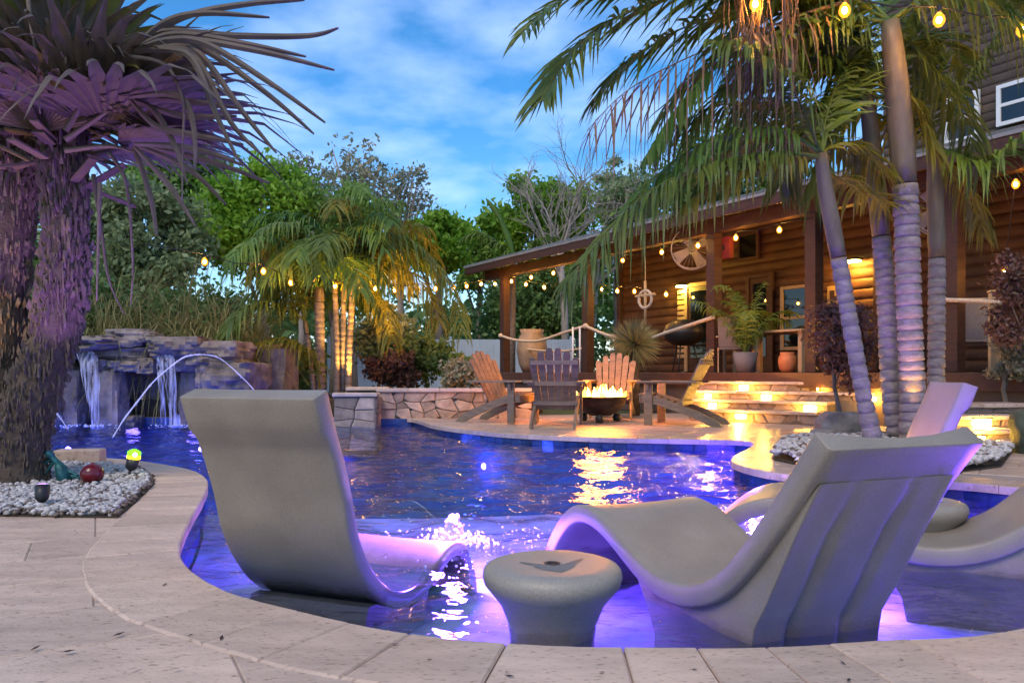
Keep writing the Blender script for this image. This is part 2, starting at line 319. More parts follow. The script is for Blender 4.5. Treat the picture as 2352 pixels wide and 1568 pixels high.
# ================================================================== pool outline (counter-clockwise, water inside)
WZ, LZ, FZ = -.12, -.35, -1.35
def crom(pts, k=6, closed=True):
    n = len(pts); res = []
    for i in range(n if closed else n - 1):
        p0, p1, p2, p3 = (pts[(i + j - 1) % n] if closed else pts[min(max(i + j - 1, 0), n - 1)] for j in range(4))
        for q in range(k):
            t = q / k; res.append(.5 * ((2 * p1) + (p2 - p0) * t + (2 * p0 - 5 * p1 + 4 * p2 - p3) * t * t + (3 * p1 - p0 - 3 * p2 + p3) * t ** 3))
    if not closed: res.append(pts[-1])
    return res
near = [G(*p) for p in [(90, 1050), (250, 1052), (350, 1063), (430, 1078), (466, 1102), (455, 1140), (430, 1180), (400, 1240), (398, 1280), (440, 1325), (520, 1365), (640, 1398), (820, 1440), (1000, 1468), (1250, 1487), (1560, 1493), (1800, 1490), (2050, 1475), (2352, 1450)]]
rightout = [V(2.35, 2.75, 0), V(3.2, 3.35, 0), V(3.85, 4.1, 0), V(4.0, 4.75, 0)]
isl = [G(*p) for p in [(2352, 1118), (2190, 1104), (1950, 1095), (1800, 1086), (1712, 1068), (1688, 1050)]]
far_ = [G(*p) for p in [(1735, 1014), (1600, 1008), (1400, 1004), (1200, 996), (1080, 986), (1000, 975), (968, 965)]]
back = [V(-1.75, 12.95, 0), V(-2.4, 13.0, 0), V(-4.0, 13.1, 0), V(-5.5, 13.3, 0), V(-7.8, 13.2, 0), V(-8.6, 11, 0), V(-7.4, 8.9, 0), V(-5.6, 7.6, 0)]
OUT = crom(near + rightout + isl + far_ + back, 6)
OUT = [Vector((p.x, p.y, 0)) for p in OUT]
NO = len(OUT)
def onorm(i):
    t = OUT[(i + 1) % NO] - OUT[i - 1]; return Vector((t.y, -t.x, 0)).normalized()
ONRM = [onorm(i) for i in range(NO)]
OUTNP = np.array([(p.x, p.y) for p in OUT])
def inside(P, poly):
    P = np.atleast_2d(P); x, y = P[:, 0], P[:, 1]; r = np.zeros(len(P), bool); j = len(poly) - 1
    for i in range(len(poly)):
        xi, yi = poly[i]; xj, yj = poly[j]
        c = ((yi > y) != (yj > y)) & (x < (xj - xi) * (y - yi) / (yj - yi + 1e-12) + xi); r ^= c; j = i
    return r
def sheet(name, outer, holes, z, m):
    loops = [[Vector((p[0], p[1], 0)) for p in outer]] + [[Vector((p[0], p[1], 0)) for p in h] for h in holes]
    tris = tessellate_polygon(loops); vs = [(p.x, p.y, z) for l in loops for p in l]
    fs = []
    for a, b, c in tris:
        A_, B_, C_ = Vector(vs[a]), Vector(vs[b]), Vector(vs[c])
        fs.append((a, b, c) if (B_ - A_).cross(C_ - A_).z > 0 else (a, c, b))
    mb = MB(); mb.add(vs, fs); return mb.build(name, m)
hole = [(p.x + n.x * .02, p.y + n.y * .02) for p, n in zip(OUT, ONRM)]
ground = struct(sheet('ground', [(-300, -60), (300, -60), (300, 500), (-300, 500)], [hole], -.03, M['grass']))
deck = struct(sheet('pool_deck', [(-9.5, -4), (9.5, -4), (9.5, 8), (7.5, 13.2), (3.5, 15.0), (0, 14), (-1.6, 13.4), (-9.5, 13.8)], [hole], -.012, M['grout']))
def skirt(name, pts, z0, z1, m):
    mb = MB(); n = len(pts); vs = [(p[0], p[1], z) for z in (z0, z1) for p in pts]
    mb.add(vs, [(i, n + i, n + (i + 1) % n, (i + 1) % n) for i in range(n)]); return mb.build(name, m)
wall = struct(skirt('pool_wall', hole, FZ, -.011, M['plaster']))
pf = struct(sheet('pool_floor', [(p.x, p.y) for p in OUT], [], FZ, M['plaster']))
lb = [V(3.6, 5.9, 0), V(2.6, 6.7, 0), V(1.5, 6.5, 0), V(.5, 6.15, 0), V(-.6, 5.95, 0), V(-1.7, 5.95, 0), V(-2.7, 6.2, 0)]
LB = crom(lb, 5, False)
ia = 3 * 6; ib = (len(near) + len(rightout)) * 6 + 3
ledgepoly = [(p.x, p.y) for p in OUT[ia:ib]] + [(p.x, p.y) for p in LB]
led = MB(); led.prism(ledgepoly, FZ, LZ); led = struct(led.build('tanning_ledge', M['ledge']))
# ---- water surface with real wavelets
gx = np.arange(-8.7, 4.2, .045); gy = np.arange(2.0, 13.6, .045)
XX, YY = np.meshgrid(gx, gy); ZZ = np.zeros_like(XX)
for _ in range(34):
    lam = RNG.uniform(.22, .9); a = RNG.uniform(0, 2 * PI); k = 2 * PI / lam
    ZZ += lam * .0046 * np.sin(k * (np.cos(a) * XX + np.sin(a) * YY * 1.25) + RNG.uniform(0, 6.3))
b1 = G(1040, 1252, WZ); b2 = V(1.42, 4.62, WZ)
for b, am in ((b1, .005), (b2, .005), (V(-5.3, 12.2, 0), .012), (V(-6.6, 12.2, 0), .012)):
    rr = np.hypot(XX - b.x, YY - b.y); ZZ += am * np.sin(rr * 26) * np.exp(-rr * 1.7)
damp = 1 - .55 * np.exp(-((YY - 2.3) ** 2) / .9)
ZZ = WZ + ZZ * damp
nx, ny = len(gx), len(gy); idx = np.arange(nx * ny).reshape(ny, nx)
quads = np.stack([idx[:-1, :-1], idx[:-1, 1:], idx[1:, 1:], idx[1:, :-1]], -1).reshape(-1, 4)
cen = np.stack([XX.ravel()[quads].mean(1), YY.ravel()[quads].mean(1)], 1)
big = np.array([(p.x + n.x * .06, p.y + n.y * .06) for p, n in zip(OUT, ONRM)])
quads = quads[inside(cen, big)]
used, inv = np.unique(quads, return_inverse=True)
wv = np.stack([XX.ravel(), YY.ravel(), ZZ.ravel()], 1)[used]
water = struct(link('water', mesh_np('water', wv, inv.reshape(-1, 4), M['water'], True)))
# ---- coping stones, along the parts of the edge that can be seen
arc = [0]
for i in range(NO): arc.append(arc[-1] + (OUT[(i + 1) % NO] - OUT[i]).length)
TOT = arc[-1]
def at_arc(s):
    s %= TOT; i = max(k for k in range(NO) if arc[k] <= s); t = (s - arc[i]) / (arc[i + 1] - arc[i] + 1e-9)
    p = OUT[i].lerp(OUT[(i + 1) % NO], t); n = ONRM[i].lerp(ONRM[(i + 1) % NO], t).normalized(); return p, n
def coping(i0, i1, wmin, wmax, depth, m, z1=0.0):
    s, e = arc[i0], arc[i1]; rr = random.Random(3)
    while s < e:
        wd = rr.uniform(wmin, wmax); g = .002; poly = []; inner = []
        for k in range(4):
            p, n = at_arc(s + g + (wd - 2 * g) * k / 3); inner.append(p - n * .03); poly.append(p + n * (depth + rr.uniform(-.004, .004)))
        pts = [(p.x, p.y) for p in inner] + [(p.x, p.y) for p in reversed(poly)]
        c = sum((Vector((p[0], p[1], 0)) for p in pts), Vector()) / len(pts)
        mb = MB(); mb.prism([(p[0] - c.x, p[1] - c.y) for p in pts], -.055, z1 + rr.uniform(-.0015, .0015), .006)
        o = mb.build('coping_stone', m, deck, world=False); o.location = (c.x, c.y, 0); s += wd
i_near0, i_near1 = 0, (len(near) + 1) * 6
coping(i_near0, i_near1, .16, .36, .33, M['trav'])
i_is0 = (len(near) + len(rightout)) * 6 - 4; i_far1 = (len(near) + len(rightout) + len(isl) + len(far_)) * 6 - 2
coping(i_is0, i_far1, .30, .52, .33, M['travwet'])
# ---- pavers behind the coping
def clip(poly, p, n):        # keep the side n points to
    res = []; k = len(poly)
    for i in range(k):
        a, b = poly[i], poly[(i + 1) % k]; da = (a[0] - p.x) * n.x + (a[1] - p.y) * n.y; db = (b[0] - p.x) * n.x + (b[1] - p.y) * n.y
        if da >= 0: res.append(a)
        if da * db < 0: t = da / (da - db); res.append((a[0] + (b[0] - a[0]) * t, a[1] + (b[1] - a[1]) * t))
    return res
def pavers(region, rot, m, sizes, z1):
    ca, sa = math.cos(rot), math.sin(rot); rr = random.Random(11); xs = [p[0] for p in region]; ys = [p[1] for p in region]
    cx, cy_ = (min(xs) + max(xs)) / 2, (min(ys) + max(ys)) / 2; ext = max(max(xs) - min(xs), max(ys) - min(ys)) * .75
    v = -ext; n = 0
    while v < ext:
        hgt = rr.choice(sizes[1]); u = -ext + rr.uniform(-.3, 0)
        while u < ext:
            wd = rr.choice(sizes[0]); g = .002
            poly = [(cx + ca * a - sa * b, cy_ + sa * a + ca * b) for a, b in ((u + g, v + g), (u + wd - g, v + g), (u + wd - g, v + hgt - g), (u + g, v + hgt - g))]; u += wd
            c = np.mean(poly, 0)
            if not inside(c, region)[0]: continue
            dd = np.hypot(OUTNP[:, 0] - c[0], OUTNP[:, 1] - c[1]); j = int(dd.argmin())
            if dd[j] < 1.2:
                poly = clip(poly, OUT[j] + ONRM[j] * .29, ONRM[j])
            if len(poly) < 3: continue
            ar = abs(sum(poly[i][0] * poly[(i + 1) % len(poly)][1] - poly[(i + 1) % len(poly)][0] * poly[i][1] for i in range(len(poly)))) / 2
            if ar < .006: continue
            c = np.mean(poly, 0); mb = MB(); mb.prism([(p[0] - c[0], p[1] - c[1]) for p in poly], -.045, z1 + rr.uniform(-.0015, .0015), .004)
            o = mb.build('paver', m, deck, world=False); o.location = (c[0], c[1], 0); n += 1
        v += hgt
    return n
pavers([(-5.0, 1.4), (.6, 1.4), (.2, 2.4), (-2.6, 6.3), (-5.0, 6.3)], R_(28), M['trav'], ((.62, .41, .62), (.41, .62)), -.006)
pavers([(-1.4, 9.0), (3.0, 8.0), (2.2, 6.4), (4.6, 5.4), (6.5, 6.5), (6.4, 9.2), (4.3, 11.6), (2.6, 13.0), (-.2, 12.9), (-1.4, 12.0)], R_(-33), M['travwet'], ((.62, .62, .41), (.41, .62)), -.006)
# ---- waterline tiles
def tiles(i0, i1, size):
    s, e = arc[i0], arc[i1]; me = None
    while s < e:
        p, n = at_arc(s + size / 2)
        if me is None:
            mb = MB(); mb.box((0, 0, 0), (size - .006, .012, size - .006), None, .003); o = mb.build('tile', M['pooltile'], wall, world=False); me = o.data
        else: o = link('tile', me, wall)
        for r in range(1):
            o.location = (p.x - n.x * .004, p.y - n.y * .004, -.058 - size / 2 - r * size); o.rotation_euler = (0, 0, math.atan2(n.y, n.x) + PI / 2)
        s += size
tiles((len(near) + len(rightout)) * 6 - 2, i_far1, .15)
tiles(4 * 6, 13 * 6, .15)

# ---- fallen leaf bits on the paving
rl = random.Random(41); mb = MB()
for k in range(70):
    u_, v_ = rl.uniform(20, 2330), 1190 + 370 * rl.random() ** .8; q = G(u_, v_, .003)
    if inside((q.x, q.y), big)[0] or inside((q.x, q.y), [tuple(p) for p in big * 1])[0]: continue
    a_ = rl.uniform(0, 6.3); l_ = rl.uniform(.006, .02); w_ = l_ * rl.uniform(.2, .45); d_ = Vector((math.cos(a_), math.sin(a_), 0)); e_ = Vector((-d_.y, d_.x, 0))
    mb.add([q - d_ * l_, q + e_ * w_ + V(0, 0, .003), q + d_ * l_ + V(0, 0, .004), q - e_ * w_ + V(0, 0, .001)], [(0, 3, 2, 1)])
struct(mb.build('leaf_litter', mat('dead leaf', (.06, .035, .025), .8)), 'stuff', 'dark bits of fallen leaf scattered on the paving')
# ================================================================== loungers
def offset_profile(top, th):
    n = len(top); bot = []
    for i in range(n):
        a, b = Vector(top[max(i - 1, 0)]), Vector(top[min(i + 1, n - 1)]); t = (b - a).normalized(); nn = Vector((-t.y, t.x))
        k = th(i / (n - 1)) if callable(th) else th
        if nn.y < 0 and i > 0: pass
        bot.append((top[i][0] - nn.x * k, top[i][1] - nn.y * k))
    return bot
def smooth2(p, k=4): return [(q.x, q.y) for q in crom([Vector((a, b, 0)) for a, b in p], k, False)]
def shell(top, th, wd, dish, name, parent, m):
    bot = offset_profile(top, th); n = len(top); us = [0, .006, .018, .10, .3, .5, .7, .90, .982, .994, 1]; vs = []; fs = []
    nu = len(us)
    for iu, u in enumerate(us):
        r = min(u, 1 - u); e = .011 * max(0, 1 - r / .019) ** 2 if r < .019 else 0
        for i in range(n):
            s, z = top[i]; a = (s - bot[i][0], z - bot[i][1]); l = math.hypot(*a) or 1
            k = e + dish(i / (n - 1)) * (1 - (2 * u - 1) ** 2)
            vs.append((u * wd, s - a[0] / l * k, z - a[1] / l * k))
        for i in reversed(range(n)):
            s, z = bot[i]; a = (top[i][0] - s, top[i][1] - z); l = math.hypot(*a) or 1
            vs.append((u * wd, s + a[0] / l * e, z + a[1] / l * e))
    m2 = 2 * n
    for iu in range(nu - 1):
        for i in range(m2): j = (i + 1) % m2; fs.append((iu * m2 + i, iu * m2 + j, (iu + 1) * m2 + j, (iu + 1) * m2 + i))
    for i in range(n - 1): fs.append((i, m2 - 1 - i, m2 - 2 - i, i + 1)); b = (nu - 1) * m2; fs.append((b + i + 1, b + m2 - 2 - i, b + m2 - 1 - i, b + i))
    mb = MB(); mb.add(vs, fs, True); o = mb.build(name, m, parent, world=False)
    md = o.modifiers.new('round', 'BEVEL'); md.width = .011; md.segments = 3; md.angle_limit = R_(38); return o, bot
def chaise(label, loc, rz):
    t = thing('pool_lounger', loc, label, 'pool lounger', 'moulded loungers standing in the shallow water', rz)
    top = smooth2([(0, .945), (.10, .815), (.22, .665), (.34, .53), (.46, .425), (.60, .36), (.75, .34), (.90, .365), (1.05, .425), (1.2, .485), (1.37, .516), (1.52, .49), (1.66, .40), (1.78, .27), (1.87, .13), (1.93, 0)], 3)
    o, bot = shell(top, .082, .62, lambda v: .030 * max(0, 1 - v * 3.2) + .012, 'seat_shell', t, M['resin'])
    # pedestal: follows the underside of the back, then drops straight to the floor; two long grooves in its back
    ub = [b for b in bot if .06 < b[0] + .0 and b[0] < 1.08]
    ped_back = [(.325, 0), (.320, .10), (.312, .20), (.295, .29), (.240, .38), (.176, .50), (.115, .615), (.058, .715), (.012, .792)]
    front = [(1.02, .32), (.92, .20), (.86, .10), (.84, 0)]
    us = [i / 30 for i in range(31)]; vs = []; rings = []
    for u in us:
        ring = []
        for j, (s, z) in enumerate(ped_back):
            v = j / 8; g = 0
            for c, k in ((.30, -.05), (.72, -.05)):
                cc = c + k * (v - .5); g += .022 * math.exp(-((u - cc) / .034) ** 2) * (1 if .14 < z < .70 else .15)
            flare = .02 * math.exp(-(min(u, 1 - u) / .06) ** 2)
            ring.append((s + g - flare * .3 + .01 * math.sin(PI * u) * (1 - v), z))
        for s, z in [(a, b + .006) for a, b in ub if a > .03]: ring.append((s, z))
        ring += front; rings.append(ring)
    nr = len(rings[0])
    for u, ring in zip(us, rings):
        for s, z in ring:
            ins = .032 - .02 * math.exp(-z / .05); vs.append((ins + u * (.62 - 2 * ins), s, z))
    fs = [(i * nr + j, (i + 1) * nr + j, (i + 1) * nr + (j + 1) % nr, i * nr + (j + 1) % nr) for i in range(30) for j in range(nr)]
    fs += [tuple(range(nr)), tuple(reversed(range(30 * nr, 31 * nr)))]
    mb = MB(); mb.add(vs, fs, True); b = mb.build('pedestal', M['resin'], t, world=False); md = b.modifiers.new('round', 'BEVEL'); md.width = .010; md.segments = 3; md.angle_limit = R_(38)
    return t
def schaise(label, loc, rz):
    t = thing('pool_lounger', loc, label, 'pool lounger', 'moulded loungers standing in the shallow water', rz)
    top = smooth2([(.055, 1.05), (.10, .93), (.16, .79), (.212, .65), (.245, .53), (.30, .42), (.385, .315), (.50, .235), (.63, .195), (.77, .205), (.90, .255), (1.03, .30), (1.15, .295), (1.25, .225), (1.32, .10), (1.35, 0)], 3)
    th = lambda v: .070 + .022 * max(0, min(1, (.082 - v) / .006))
    o, bot = shell(top, th, .60, lambda v: .006, 'seat_shell', t, M['resin'])
    mb = MB(); poly = [(.30, 0), (.315, .12), (.345, .20), (.40, .20), (.55, .14), (.70, .11), (.84, .14), (.80, 0)]
    n = len(poly); vs = [(x, s, z) for x in (.02, .58) for s, z in poly]
    mb.add(vs, [tuple(range(n)), tuple(reversed(range(n, 2 * n)))] + [(i, n + i, n + (i + 1) % n, (i + 1) % n) for i in range(n)]); mb.build('pedestal', M['resin'], t, world=False)
    return t
schaise('tall backed taupe resin lounger with a smooth curved back beside the pebble bed coping', (-1.222, 2.91, LZ), -.376)
chaise('taupe resin lounger with two grooves down its back beside the pedestal table', (.852, 2.21, LZ), .393)
schaise('smooth curved lounger lit violet in front of the palm island', (2.84, 4.80, LZ), R_(80))
chaise('resin lounger with blue lit grooved back next to the violet lit table', (2.52, 3.12, LZ), R_(66))
def side_table(label, loc, rz):
    t = thing('side_table', loc, label, 'side table', 'resin pedestal tables in the shallow water', rz)
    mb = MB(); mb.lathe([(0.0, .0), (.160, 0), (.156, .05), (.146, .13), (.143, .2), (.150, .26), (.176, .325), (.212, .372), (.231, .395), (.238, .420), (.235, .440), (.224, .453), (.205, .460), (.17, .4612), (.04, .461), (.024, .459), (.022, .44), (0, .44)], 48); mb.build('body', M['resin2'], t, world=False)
    mb = MB(); mb.lathe([(.0, .452), (.019, .452), (.0215, .4618), (.027, .4622), (.027, .4605)], 24); mb.build('umbrella_hole_cap', M['dark'], t, world=False)
    pts = []
    for k in range(40):
        a = 2 * PI * k / 40; r = 1 + .16 * math.sin(3 * a + .6) + .1 * math.sin(5 * a); x = .10 * r * math.cos(a); y = -.085 + .042 * r * math.sin(a) + .9 * abs(x)
        pts.append((x, y))
    mb = MB(); c = (0, -.082)
    mb.add([(c[0], c[1], .4622)] + [(x, y, .4622) for x, y in pts], [(0, 1 + k, 1 + (k + 1) % 40) for k in range(40)]); mb.build('puddle', M['wet'], t, world=False)
    return t
side_table('pedestal side table with a puddle and umbrella hole on its round top', (.137, 2.66, LZ), .2)
side_table('pedestal side table lit violet blue from below behind the grooved lounger', (2.06, 3.98, LZ), .9)

# ---- bubblers
def bubbler(loc, label, h, energy, seed, inner=.9):
    t = thing('pool_bubbler', loc, label, 'bubbler', 'lit bubblers in the shallow water'); rr = random.Random(seed)
    mb = MB()
    def blob(c, r):
        vs = []; fs = []; n, m_ = 7, 5
        for i in range(m_ + 1):
            ph = PI * i / m_
            for k in range(n):
                a = 2 * PI * k / n; d = Vector((math.sin(ph) * math.cos(a), math.sin(ph) * math.sin(a), math.cos(ph)))
                q = r * (1 + .45 * mnoise.noise(d * 2.3 + Vector(c) * 9)); vs.append(Vector(c) + d * q)
        for i in range(m_):
            for k in range(n): fs.append((i * n + k, (i + 1) * n + k, (i + 1) * n + (k + 1) % n, i * n + (k + 1) % n))
        mb.add(vs, fs, True)
    for k in range(420):
        f = rr.random() ** 1.2; z = h * (1 - f) * rr.uniform(.5, 1); R2 = .022 + .26 * f * f; a = rr.uniform(0, 2 * PI)
        blob((R2 * math.cos(a) * rr.uniform(.2, 1), R2 * math.sin(a) * rr.uniform(.2, 1), z + .004), rr.uniform(.004, .016) * (1.3 - f * .7))
    for k in range(150):
        a = rr.uniform(0, 2 * PI); r = rr.uniform(.03, .5); blob((r * math.cos(a), r * math.sin(a), rr.uniform(.002, .03 + h * .5 * max(0, 1 - r / .22))), rr.uniform(.002, .007))
    mb.build('spray', M['foam'], t, world=False)['kind'] = 'stuff'
    mb = MB(); mb.lathe([(0, .012), (.05, .012), (.06, .004), (.06, 0)], 20, (0, 0, LZ - WZ)); mb.build('led_lens', M['ledlens'], t, world=False)
    lamp('led_and_scatter_light', t, Vector(loc) + Vector((0, 0, .05)), energy * inner, (.50, .27, 1), .03)
    lamp('led_and_scatter_light', t, Vector(loc) + Vector((0, 0, h + .10)), energy * 1.4, (.26, .07, 1), .05, 'SPOT', Vector(loc) + Vector((0, 0, -1)), 2.95, .15)  # added spot above the spray, stands in for light scattered by foam
    lamp('led_and_scatter_light', t, Vector(loc) + Vector((0, 0, -.16)), energy * .7, (.24, .06, 1), .06)
    return t
bubbler(b1, 'glowing bubbler splash between the tall backed lounger and the pedestal table', .155, 110, 3)
bubbler(b2, 'glowing bubbler splash between the palm island lounger and the table lounger', .16, 90, 5, 3.0)
bubbler(V(3.0, 3.5, WZ), 'glowing bubbler behind the lounger with the blue lit grooved back', .12, 120, 8)
# ---- underwater lamps
def pool_lamp(loc, nrm, energy, col, label):
    t = thing('pool_light', loc, label, 'pool light', 'underwater lamps in the pool wall')
    mb = MB(); ax = Vector(nrm).normalized(); rot = ax.to_track_quat('Z', 'Y').to_matrix()
    p = MB(); p.lathe([(0, .02), (.03, .02), (.038, .01), (.045, 0)], 20); mb.v = [tuple(rot @ Vector(v)) for v in p.v]; mb.f = p.f; mb.sm = p.sm
    mb.build('lens', M['ledlens'], t, world=False)
    lamp('led_and_scatter_light', t, Vector(loc) + ax * .14, energy, col, .09)
BL = (.05, .10, 1); VI = (.17, .06, 1)
p, n = at_arc(arc[(len(near) + len(rightout) + len(isl)) * 6 + 22]); pool_lamp((p.x - n.x * .02, p.y - n.y * .02, -.45), -n, 10, BL, 'underwater pool light below the fire bowl deck')
p, n = at_arc(arc[(len(near) + len(rightout) + len(isl)) * 6 - 3]); pool_lamp((p.x - n.x * .02, p.y - n.y * .02, -.42), -n, 90, VI, 'violet underwater light in the notch by the palm island')
pool_lamp((-2.9, 12.85, -.5), (0, -1, 0), 22, VI, 'violet underwater light beside the raised stone basin')
pool_lamp((-7.0, 12.3, -.45), (.2, -1, 0), 22, BL, 'blue underwater light below the tall waterfall ribbon')
pool_lamp((-4.9, 12.3, -.45), (0, -1, 0), 22, BL, 'blue underwater light below the rock ledge waterfall')
pool_lamp((1.60, 3.66, LZ + .01), (0, 0, 1), 36, (.14, .05, 1), 'added violet fill light on the ledge between the grooved lounger and its far table')  # added lamp out of sight, throws violet light on the far table
p, n = at_arc(arc[8]); pool_lamp((p.x - n.x * .02, p.y - n.y * .02, -.5), -n, 90, BL, 'blue underwater light in the wall behind the pebble bed')
pool_lamp((.2, 6.16, -.62), (0, 1, 0), 8, (.05, .16, 1), 'underwater light in the face of the tanning ledge')

# ================================================================== pebble beds
def pebbles(name, poly, n, smin, smax, z, m, label, seed, mound=.0):
    rg = np.random.default_rng(seed); P = np.array([(p[0], p[1]) for p in poly]); lo, hi = P.min(0), P.max(0); pts = []
    while len(pts) < n:
        q = rg.uniform(lo, hi, (n, 2)); q = q[inside(q, P)]; pts += q.tolist()
    pts = np.array(pts[:n])
    base = []; fc = []
    for i in range(4):
        ph = PI * (i + .5) / 4
        for k in range(6): a = 2 * PI * k / 6 + i * .5; base.append((math.sin(ph) * math.cos(a), math.sin(ph) * math.sin(a), math.cos(ph)))
    for i in range(3):
        for k in range(6): fc.append((i * 6 + k, (i + 1) * 6 + k, (i + 1) * 6 + (k + 1) % 6, i * 6 + (k + 1) % 6))
    base = np.array(base); fc = np.array(fc + [(0, 1, 2, 3), (3, 4, 5, 0)])
    c = P.mean(0); rad = np.hypot(*(P - c).T).max()
    V_ = []; F_ = []
    for i, (x, y) in enumerate(pts):
        s = rg.uniform(smin, smax); sc_ = s * np.array([rg.uniform(.8, 1.4), rg.uniform(.7, 1.1), rg.uniform(.45, .8)]); a = rg.uniform(0, 6.3); tl = rg.uniform(-.6, .6)
        b = base * (1 + rg.uniform(-.22, .22, (len(base), 1))) * sc_; b[:, 2] += b[:, 0] * math.sin(tl) * .5
        r = np.stack([b[:, 0] * math.cos(a) - b[:, 1] * math.sin(a) + x, b[:, 0] * math.sin(a) + b[:, 1] * math.cos(a) + y, b[:, 2] + z + rg.uniform(0, .022) + mound * max(0, 1 - math.hypot(x - c[0], y - c[1]) / rad)], 1)
        V_.append(r); F_.append(fc + i * len(base))
    o = link(name, mesh_np(name, np.concatenate(V_), np.concatenate(F_), m, True)); return struct(o, 'stuff', label)
bedL = [tuple(G(*p)[:2]) for p in [(-160, 1180), (0, 1183), (270, 1186), (318, 1145), (356, 1110), (348, 1090), (318, 1076), (250, 1068), (90, 1064), (-100, 1062)]]
bed = MB(); bed.prism(bedL, -.03, .004); struct(bed.build('soil_bed', M['soil']))
inner = [(p[0] * .965 - .11, p[1] * .985 + .06) for p in bedL]
pebbles('white_pebbles', inner, 4600, .011, .024, .010, M['pebble'], 'white pebbles around the fan palm', 4)
pebbles('brown_pebbles', bedL, 1900, .011, .022, .006, M['pebble2'], 'brown pebbles at the rim of the fan palm bed', 5)
bedR = [tuple(G(*p)[:2]) for p in [(1772, 1052), (1850, 1068), (2000, 1078), (2190, 1085), (2300, 1070), (2330, 1030), (2250, 1012), (2000, 1006), (1860, 1010), (1800, 1028)]]
bed = MB(); bed.prism(bedR, -.03, .004); struct(bed.build('soil_bed', M['soil']))
pebbles('grey_pebbles', bedR, 2600, .02, .045, .012, M['pebble'], 'river pebbles heaped around the ringed palms', 6, .12)
pebbles('dark_pebbles', bedR, 900, .02, .04, .012, M['pebble2'], 'dark pebbles among the palm island stones', 9, .12)
bedB = [(-9.3, 13.3), (-4.2, 13.75), (-2.2, 13.75), (0.0, 13.75), (.6, 15.2), (-3, 19), (-12, 19)]
bed = MB(); bed.prism(bedB, -.03, .28); struct(bed.build('planting_bed', M['soil']))
# ---- things in the left bed
p = G(212, 1112, .01); mb = MB()
n_, m_ = 24, 14; vs = []
for i in range(m_ + 1):
    for k in range(n_):
        a, ph = 2 * PI * k / n_, PI * i / m_; vs.append((p.x + .074 * math.sin(ph) * math.cos(a), p.y + .074 * math.sin(ph) * math.sin(a), .084 + .070 * math.cos(ph)))
mb.add(vs, [(i * n_ + k, (i + 1) * n_ + k, (i + 1) * n_ + (k + 1) % n_, i * n_ + (k + 1) % n_) for i in range(m_) for k in range(n_)], True)
t = thing('garden_ball', (p.x, p.y, .01), 'dark red glazed ball lying on the pebbles', 'garden ball'); mb.build('globe', M['red'], t)
mb = MB(); mb.lathe([(.0, .158), (.012, .158), (.014, .150), (.014, .145)], 12, (p.x, p.y, 0)); mb.build('plug', M['red'], t)
p = G(150, 1108, .01); t = thing('metal_ornament', (p.x, p.y, 0), 'teal patina metal garden ornament of bent loops beside the red ball', 'ornament')
Y = p.y
mb = MB(); mb.tube([A(x, y, Y) for x, y in ((152, 1112), (148, 1095), (140, 1075), (132, 1060))], [.035, .05, .04, .02], 10); mb.build('body', M['teal'], t)
mb = MB(); mb.tube(crom([A(x, y, Y) for x, y in ((132, 1062), (122, 1052), (112, 1040), (108, 1032))], 4, False), [.022] * 6 + [.03] * 4 + [.014] * 3, 8); mb.build('head', M['teal'], t)
for q in ([(148, 1098), (165, 1092), (182, 1097), (170, 1104), (155, 1108)], [(140, 1080), (160, 1082), (180, 1092)], [(126, 1058), (112, 1075), (102, 1090)], [(118, 1055), (104, 1062), (92, 1072)], [(132, 1070), (136, 1085), (132, 1100)]):
    mb = MB(); mb.tube(crom([A(x, y, Y) for x, y in q], 4, False), .011, 6); mb.build('limb', M['teal'], t)
p = G(298, 1098, 0); t = thing('garden_spotlight', (p.x, p.y, 0), 'black spike spotlight with green lens beside the red ball', 'spotlight')
a, b = A(293, 1100, p.y), A(299, 1078, p.y); mb = MB(); mb.tube([a, b], [.008, .012], 8); mb.build('spike', M['dark'], t)
c = A(307, 1050, p.y); mb = MB(); mb.tube([b, b.lerp(c, .2), b.lerp(c, .95)], [.02, .040, .044], 14); mb.build('housing', M['dark'], t)
d = A(309, 1034, p.y); mb = MB(); mb.tube([b.lerp(c, .95), c.lerp(d, .3)], [.046, .046], 14); mb.build('lens_ring', M['yellowlens'], t)
mb = MB(); mb.tube([c.lerp(d, .3), c.lerp(d, .8), d, d + (d - c) * .25], [.044, .046, .034, .008], 14); mb.build('lens', M['greenlens'], t)
mb = MB(); e = A(310, 1043, p.y - .05); mb.lathe([(0, .014), (.01, .010), (.014, 0), (.01, -.01), (0, -.014)], 10, e); mb.build('led', glow('led spot', (.9, 1, .6), 12), t)
